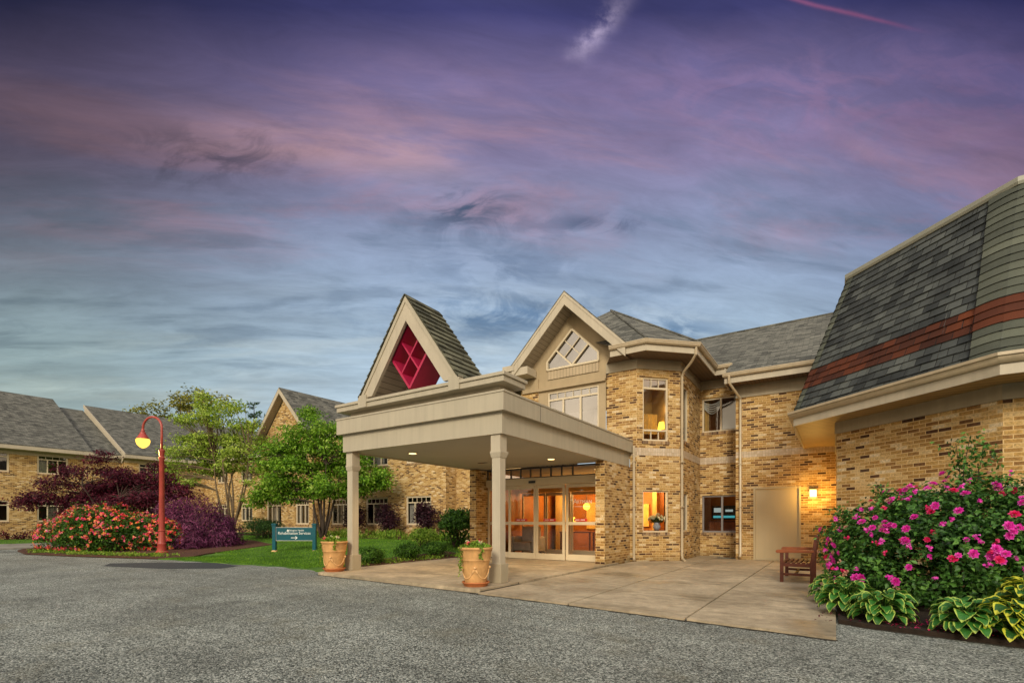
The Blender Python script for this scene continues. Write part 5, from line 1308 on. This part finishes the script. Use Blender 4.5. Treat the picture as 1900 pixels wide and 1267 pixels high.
for p, d in placed[:98]:
    u_ = random.random(); right_side = p[0] > .6
    me = roses[3] if u_ > .93 else (roses[2] if u_ > (.42 if right_side else .82) else roses[int(u_ * 100) % 2])
    o = bpy.data.objects.new('blossom', me); finish_obj(o, RB); o.location = tuple(p)
    o.rotation_euler = Vector(tuple(d + unit(1)[0] * .35)).to_track_quat('Z', 'Y').to_euler(); s_ = random.uniform(.55, 1.0); o.scale = (s_, s_, s_ * random.uniform(.8, 1.1))

q_ = []
while len(q_) < 85:
    k = rng.integers(len(B)); d = unit(1)[0] + to_cam * .8 + np.array([0, 0, .35]); d /= np.linalg.norm(d)
    if d @ to_cam < .1: continue
    p = Ba[k, :3] + d * Ba[k, 3:] * 1.12
    if p[2] < .3 or p[2] > 1.95 or p[0] > 1.1 or (np.linalg.norm((p[None, :] - Ba[:, :3]) / Ba[:, 3:], axis=1) < 1.0).any(): continue
    q_.append(p)
q_ = np.array(q_)
for part_, mt, sz in ((q_[:55], 'pink', .038), (q_[55:72], 'hot', .034), (q_[72:], 'pale', .03)):
    C = np.repeat(part_, 9, 0) + rng.normal(size=(len(part_) * 9, 3)) * .014; n = len(C)
    o = leaf_mesh('small_blossoms', C, unit(n) + to_cam * .3, unit(n) * .6 + to_cam, sz, sz * .9, M[mt], RB); o['kind'] = 'stuff'

# ------------------------------------------------------------------ hostas
def hosta_mat(name, margin, green, thr=.76):
    m, g = mat(name)
    uv = g.n('ShaderNodeSeparateXYZ', None, Vector=g.n('ShaderNodeUVMap').outputs[0])
    U_, V_ = uv.outputs[0], uv.outputs[1]
    tc = g.n('ShaderNodeTexCoord').outputs['Object']
    nz = g.m('MULTIPLY', g.m('SUBTRACT', g.noise(tc, 22, 3, .6), .5), .55)
    e = g.m('ADD', g.m('MAXIMUM', g.m('ABSOLUTE', U_), g.m('MULTIPLY', V_, .92)), nz)
    msk = g.mr(e, thr, thr + .10)
    gc = g.mix(g.noise(tc, 7, 3), tuple(x * .6 for x in green) + (1,), tuple(x * 1.5 for x in green) + (1,))
    vein = g.m('SINE', g.m('ADD', g.m('MULTIPLY', V_, 44), g.m('MULTIPLY', g.m('ABSOLUTE', U_), -16)))
    cc = g.mix(msk, gc, tuple(margin) + (1,))
    p = g.n('ShaderNodeBsdfPrincipled', None, Roughness=.4); g.set(p, 'Base Color', cc); g.set(p, 'Normal', bump(g, vein, .35, .004))
    t = g.n('ShaderNodeBsdfTranslucent', None, Color=cc); mx = g.n('ShaderNodeMixShader', None, Fac=.25); g.set(mx, 1, p.outputs[0]); g.set(mx, 2, t.outputs[0])
    finish(g, mx.outputs[0]); return m
M['hosta_a'] = hosta_mat('hosta_leaf_pale_edge', (.50, .64, .12), (.045, .19, .028)); M['hosta_b'] = hosta_mat('hosta_leaf_yellow_edge', (.72, .72, .06), (.028, .12, .018), .66)
def hosta(loc, label, n, R_, H, leafL, m_, seed):
    rd = random.Random(seed)
    r = root('hosta_plant', loc, label, 'plant', 'hostas edging the corner bed')
    mb = MB(); ms = MB(); NL, NW = 8, 6
    for k in range(n):
        a_ = 2.399 * k + rd.uniform(-.3, .3); f = (k + .5) / n; el = rd.uniform(-.1, .15)
        rad = R_ * (.30 + .70 * sqrt(f)) * rd.uniform(.85, 1.1); hz = H * (1.05 - .75 * f) * rd.uniform(.85, 1.1)
        L = leafL * rd.uniform(.75, 1.15); Wd = L * rd.uniform(.70, .88)
        base_ = Vector((cos(a_) * rad * .55, sin(a_) * rad * .55, hz)); out_ = Vector((cos(a_ + el), sin(a_ + el), 0)); side = Vector((-out_.y, out_.x, 0)); roll = rd.uniform(-.35, .35)
        pitch0 = .45 - .55 * f; curl = rd.uniform(1.0, 1.7)
        ms.tube([(cos(a_) * .03, sin(a_) * .03, 0), tuple(base_ * .5 + Vector((0, 0, hz * .25))), tuple(base_)], [.006, .005, .004], 5, cap=False)
        pos = base_.copy(); vs = []; ang = pitch0
        for i in range(NL + 1):
            v_ = i / NL; wv_ = (sin(pi * min(1, v_ ** .72 * .93 + .07)) ** .8) * (1 - .35 * v_) if i < NL else .0
            wv_ = max(wv_, .0); dirn = out_ * cos(ang) + Vector((0, 0, sin(ang))); nrm = Vector((0, 0, 1)) * cos(ang) - out_ * sin(ang)
            for j in range(NW + 1):
                uu = (j / NW) * 2 - 1
                q = pos + side * (uu * Wd / 2 * wv_) + nrm * (abs(uu) ** 1.5 * Wd * .14 * wv_) + Vector((0, 0, uu * roll * Wd * .5 * wv_)) + nrm * (.006 * sin(v_ * 13 + k) * abs(uu))
                vs.append(q)
            pos = pos + dirn * (L / NL); ang -= curl / NL
        fs_, uvs = [], []
        for i in range(NL):
            for j in range(NW):
                fs_.append((i * (NW + 1) + j, i * (NW + 1) + j + 1, (i + 1) * (NW + 1) + j + 1, (i + 1) * (NW + 1) + j))
                uvs.append([((j + dj) / NW * 2 - 1, (i + di) / NL) for di, dj in ((0, 0), (0, 1), (1, 1), (1, 0))])
        mb.add(vs, fs_, uvs)
    mb.build('leaves', M[m_], r, smooth=True); ms.build('stalks', M['lf_box'], r)
hs = [((-.02, 8.35, .04), 'pale edged hosta at the left end of the bed, next to the bench side', 44, .36, .36, .19, 'hosta_a'),
      ((.13, 7.45, .04), 'pale edged hosta in front of the rose bush, second from the left', 54, .38, .38, .20, 'hosta_a'),
      ((.45, 7.02, .04), 'pale edged hosta spilling towards the asphalt, third from the left', 50, .36, .32, .21, 'hosta_a'),
      ((1.14, 6.80, .04), 'dark centred hosta just right of the bare mulch gap', 44, .36, .30, .21, 'hosta_a'),
      ((1.50, 6.72, .04), 'yellow edged hosta, middle of the right hand row', 54, .38, .34, .21, 'hosta_b'),
      ((1.90, 6.80, .04), 'tall yellow edged hosta at the right edge of the picture', 56, .42, .44, .21, 'hosta_b'),
      ((1.78, 7.40, .04), 'yellow edged hosta behind the right hand row, under the roses', 50, .42, .52, .20, 'hosta_b')]
for i, (l, lb, n, R_, H, LL, m_) in enumerate(hs): hosta(l, lb, int(n * 1.45), R_ * 1.05, H, LL * .88, m_, i + 5)
# fallen petals in the mulch gap
C = np.array([(random.uniform(.45, 1.4), random.uniform(6.66, 7.4), .058) for _ in range(170)]); n = len(C)
o = leaf_mesh('fallen_petals', C, rng.normal(size=(n, 3)) * np.array([1, 1, .15]), unit(n) * .3 + np.array([0, 0, 1]), .026, .02, M['hot']); tag(o, kind='stuff')
C = np.array([(random.uniform(-.2, 3.2), random.uniform(6.6, 9.5), .058) for _ in range(900)] ); n = len(C)
o = leaf_mesh('leaf_litter', C, rng.normal(size=(n, 3)) * np.array([1, 1, .3]), unit(n) * .4 + np.array([0, 0, 1]), .035, .02, M['lf_maple']); tag(o, kind='stuff')

# ================================================================== bench
BN = root('garden_bench', (-.86, 10.68, .03), 'reddish brown slatted wooden bench seen from its end, beside the service door and rose bush', 'bench')
D_, W_ = .50, 1.18
for y in (0, W_):
    m_ = MB(); m_.box(-.03, .03, y - .03, y + .03, 0, .58); m_.build('leg', M['wood'], BN, bevel=.005)
    m_ = MB(); m_.slab([(D_ - .035, y - .03, 0), (D_ + .03, y - .03, 0), (D_ + .03, y - .03, .38), (D_ + .10, y - .03, .90), (D_ + .04, y - .03, .90), (D_ - .035, y - .03, .38)], (0, .06, 0)); m_.build('leg', M['wood'], BN, bevel=.005)
    m_ = MB(); m_.slab([(-.10, y - .04, .575), (-.08, y - .04, .555), (D_ + .03, y - .04, .575), (D_ + .03, y - .04, .625), (-.07, y - .04, .62), (-.10, y - .04, .60)], (0, .08, 0)); m_.build('armrest', M['wood_arm'], BN, bevel=.006)
    m_ = MB(); m_.box(.03, D_ - .035, y - .02, y + .02, .13, .175); m_.box(.03, D_ - .035, y - .02, y + .02, .30, .36); m_.build('side_rail', M['wood'], BN, bevel=.003)
m_ = MB(); m_.box(-.02, .02, .03, W_ - .03, .30, .36); m_.box(D_ - .03, D_, .03, W_ - .03, .30, .36); m_.box(.2, .24, .03, W_ - .03, .13, .17); m_.build('stretcher', M['wood'], BN, bevel=.003)
for k in range(6): m_ = MB(); x = .0 + k * .083; m_.box(x, x + .055, -.02, W_ + .02, .362, .382); m_.build('seat_slat', M['wood'], BN, bevel=.003)
m_ = MB()
for k in range(13): y = .06 + k * .088; m_.slab([(D_ + .005, y, .42), (D_ + .025, y, .42), (D_ + .085, y, .84), (D_ + .065, y, .84)], (0, .045, 0))
m_.slab([(D_ + .055, .03, .83), (D_ + .09, .03, .83), (D_ + .10, .03, .895), (D_ + .065, .03, .895)], (0, W_ - .06, 0)); m_.slab([(D_ - .01, .03, .38), (D_ + .02, .03, .38), (D_ + .028, .03, .44), (D_ - .002, .03, .44)], (0, W_ - .06, 0))
m_.build('backrest', M['wood'], BN, bevel=.002)

# ================================================================== planters
def planter(loc, label, seed):
    rd = random.Random(seed)
    r = root('flower_pot', loc, label, 'planter', 'terracotta pots beside the canopy columns')
    pr = [(.18, .045), (.185, .06), (.215, .20), (.235, .38), (.245, .44), (.258, .455), (.252, .475), (.262, .50), (.272, .60), (.278, .63), (.295, .645), (.298, .665), (.285, .68), (.262, .678), (.255, .62), (.02, .60)]
    MB().lathe(pr, seg=56, flute=(.49, .61, .965)).build('pot', M['terra'], r, smooth='auto')
    MB().lathe([(.19, 0), (.20, .01), (.225, .045), (.245, .065), (.24, .08), (.22, .078), (.205, .05), (.02, .04)], seg=48, flute=(.005, .05, .95)).build('saucer', M['terra_d'], r, smooth='auto')
    m_ = MB()
    for k in range(4):
        a0 = 2 * pi * k / 4 + .6
        pts = [(lambda a_, z: ((.192 + (z - .06) * .145 + .004) * cos(a_), (.192 + (z - .06) * .145 + .004) * sin(a_), z))(a0 + (i / 12) * (2 * pi / 4), .30 - .16 * sin(pi * i / 12)) for i in range(13)]
        m_.tube(pts, .009, 6); a_ = a0
        m_.ball(((.240) * cos(a_), .240 * sin(a_), .33), .026, 8, 6)
        for j in (-1, 1): m_.tube([(.235 * cos(a_ + j * .1), .235 * sin(a_ + j * .1), .30), (.222 * cos(a_ + j * .25), .222 * sin(a_ + j * .25), .22)], .008, 5)
    m_.build('relief', M['terra_l'], r, smooth=True)
    C = []; 
    for k in range(420):
        a_ = rd.uniform(0, 2 * pi); q = sqrt(rd.random()) * .27; C.append((q * cos(a_), q * sin(a_), .67 + rd.random() * .12 * (1.15 - q / .27)))
    C = np.array(C); n = len(C); leaf_mesh('plants', C, unit(n) + np.array([0, 0, .7]), unit(n), .07, .045, M['lf_lime'], r)
    C = []
    for (a0, ln) in ((-2.1, .50), (-1.9, .4), (2.7, .42), (-2.9, .38), (-.6, .2)):
        for j in range(46): f = rd.random(); C.append(((.30 + .03 * sin(f * 7)) * cos(a0) + rd.gauss(0, .016), (.30) * sin(a0) + rd.gauss(0, .016), .68 - ln * f))
    C = np.array(C); n = len(C); leaf_mesh('trailing_vine', C, unit(n) + np.array([0, 0, -.5]), unit(n), .04, .028, M['lf_lime'], r)
    for k, mt in enumerate(('hot', 'tulip', 'lf_lime', 'fl_mix', 'lf_lime', 'tulip')):
        a_ = 2.2 + k * .75 + rd.uniform(-.2, .2); q = rd.uniform(.12, .25)
        c = np.array([(q * cos(a_) + rd.gauss(0, .022), q * sin(a_) + rd.gauss(0, .022), .76 + rd.gauss(0, .015)) for _ in range(14)])
        leaf_mesh('blossom', c, unit(14) + np.array([0, 0, .3]), unit(14), .045, .035, M[mt], r)
    return r
planter((-5.24, 6.74, .066), 'terracotta pot of pansies beside the right canopy column', 1)
planter((-9.42, 6.93, .066), 'terracotta pot of pansies beside the left canopy column, near the lawn', 2)

# ================================================================== lamp post
LP = root('street_lamp', (-20.02, 7.55, .04), 'tall red lamp post with curved arm and glowing yellow globe beside the flowering shrub', 'street lamp')
MB().lathe([(.20, 0), (.20, .06), (.15, .10), (.13, .30), (.145, .34), (.13, .36), (.12, .40), (.10, .78), (.12, .80), (.12, .83), (.09, .85)], seg=16).build('base', M['lamp_red'], LP, smooth='auto')
m_ = MB(); m_.lathe([(.092, .84), (.078, 3.35), (.10, 3.38), (.10, 3.42), (.075, 3.45), (.085, 3.60), (.10, 3.63), (.10, 3.68), (.045, 3.72)], seg=16); m_.build('pole', M['lamp_red'], LP, smooth='auto')
ad = Vector((-.92, -.39, 0)).normalized(); R_ = .40
pts = [(0, 0, 3.66), (0, 0, 4.2), (0, 0, 4.48)]
for i in range(1, 15): a_ = pi * i / 14; p = ad * (R_ - R_ * cos(a_)); pts.append((p.x, p.y, 4.48 + R_ * sin(a_)))
e_ = ad * (2 * R_); pts.append((e_.x, e_.y, 4.40))
MB().tube(pts, .037, 10).build('arm', M['lamp_red'], LP, smooth=True)
MB().lathe([(.045, 4.46), (.06, 4.40), (.055, 4.36), (.09, 4.34), (.09, 4.31), (.13, 4.24), (.155, 4.19), (.195, 4.13), (.195, 4.105), (.02, 4.105)], (e_.x, e_.y, 0), 20).build('lamp_shade', M['lamp_red'], LP, smooth='auto')
MB().lathe([(.19, 4.11), (.215, 4.06), (.215, 4.00), (.18, 3.90), (.10, 3.81), (.02, 3.77)], (e_.x, e_.y, 0), 20).build('globe', M['globe'], LP, smooth=True)
point('street_lamp_light', (-20.02 + e_.x * 1.0, 7.55 + e_.y, 3.62), 70, r=.15)

# wall lamp by the service door
WL = root('wall_lamp', (-.52, 16.2, 1.98), 'small square lit wall lamp on the brick beside the service door', 'lamp')
MB().box(-.06, .06, -.03, 0, -.05, .12).build('bracket', M['trim'], WL, bevel=.004)
MB().box(-.085, .085, -.18, -.03, .085, .105).build('cap', M['trim'], WL)
MB().box(-.08, .08, -.175, -.035, -.10, .083).build('lamp_shade', M['cube'], WL, bevel=.01)
point('wall_lamp_light', (-.52, 15.90, 1.95), 20, (1, .56, .12), .08)

# ================================================================== sign
SG = root('direction_sign', (-16.2, 10.25, .08), 'teal direction sign with white lettering and arrow on the lawn', 'sign', rotz=radians(33.6))
for sx in (-.72, .72):
    p_ = MB(); p_.box(sx - .06, sx + .06, -.06, .06, 0.02, .98); po = p_.build('post', M['sign'], SG, bevel=.006)
    m_ = MB(); m_.box(sx - .075, sx + .075, -.075, .075, .93, .96); m_.box(sx - .085, sx + .085, -.085, .085, .98, 1.01); m_.slab([(sx - .07, -.07, 1.01), (sx + .07, -.07, 1.01), (sx + .07, .07, 1.01), (sx - .07, .07, 1.01)], (0, 0, .02)); m_.build('cap', M['sign'], po)
    MB().lathe([(.11, -.05), (.10, .04), (.07, .07)], (sx, 0, 0), 10).build('footing', M['terra_l'], po)
pn = MB().box(-.66, .66, -.02, .02, .42, .88).build('panel', M['sign'], SG)
m_ = MB(); m_.box(-.66, .66, -.028, .028, .88, .895); m_.box(-.66, .66, -.028, .028, .405, .42); m_.box(-.665, -.65, -.028, -.021, .42, .88); m_.box(.65, .665, -.028, -.021, .42, .88); m_.build('border', M['hosta_edge'] if 'hosta_edge' in M else M['curtain'], pn)
def stext(body, wd, x, z):
    o = text_mesh('lettering', body, .1, M['white'], pn, RXM); xs_ = [v.co.x for v in o.data.vertices]; w0 = max(xs_) - min(xs_)
    k = wd / w0; o.data.transform(Matrix.Translation((x, -.023, z)) @ Matrix.Diagonal((k, 1, k * (1.1 if wd > .8 else 1))).to_4x4()); return o
stext('Abington Health', .56, .07, .755); stext('Rehabilitation Services', 1.16, 0, .635)
m_ = MB()
m_.slab([(-.27, -.0215, .745), (-.19, -.0215, .745), (-.19, -.0215, .77), (-.23, -.0215, .82), (-.27, -.0215, .77)], (0, -.002, 0)); m_.build('emblem', M['white'], pn)
m_ = MB(); m_.box(-.12, .08, -.0235, -.0215, .505, .525); m_.slab([(.05, -.0215, .575), (.12, -.0215, .515), (.05, -.0215, .455), (.03, -.0215, .47), (.08, -.0215, .515), (.03, -.0215, .56)], (0, -.003, 0)); m_.build('arrow', M['white'], pn)
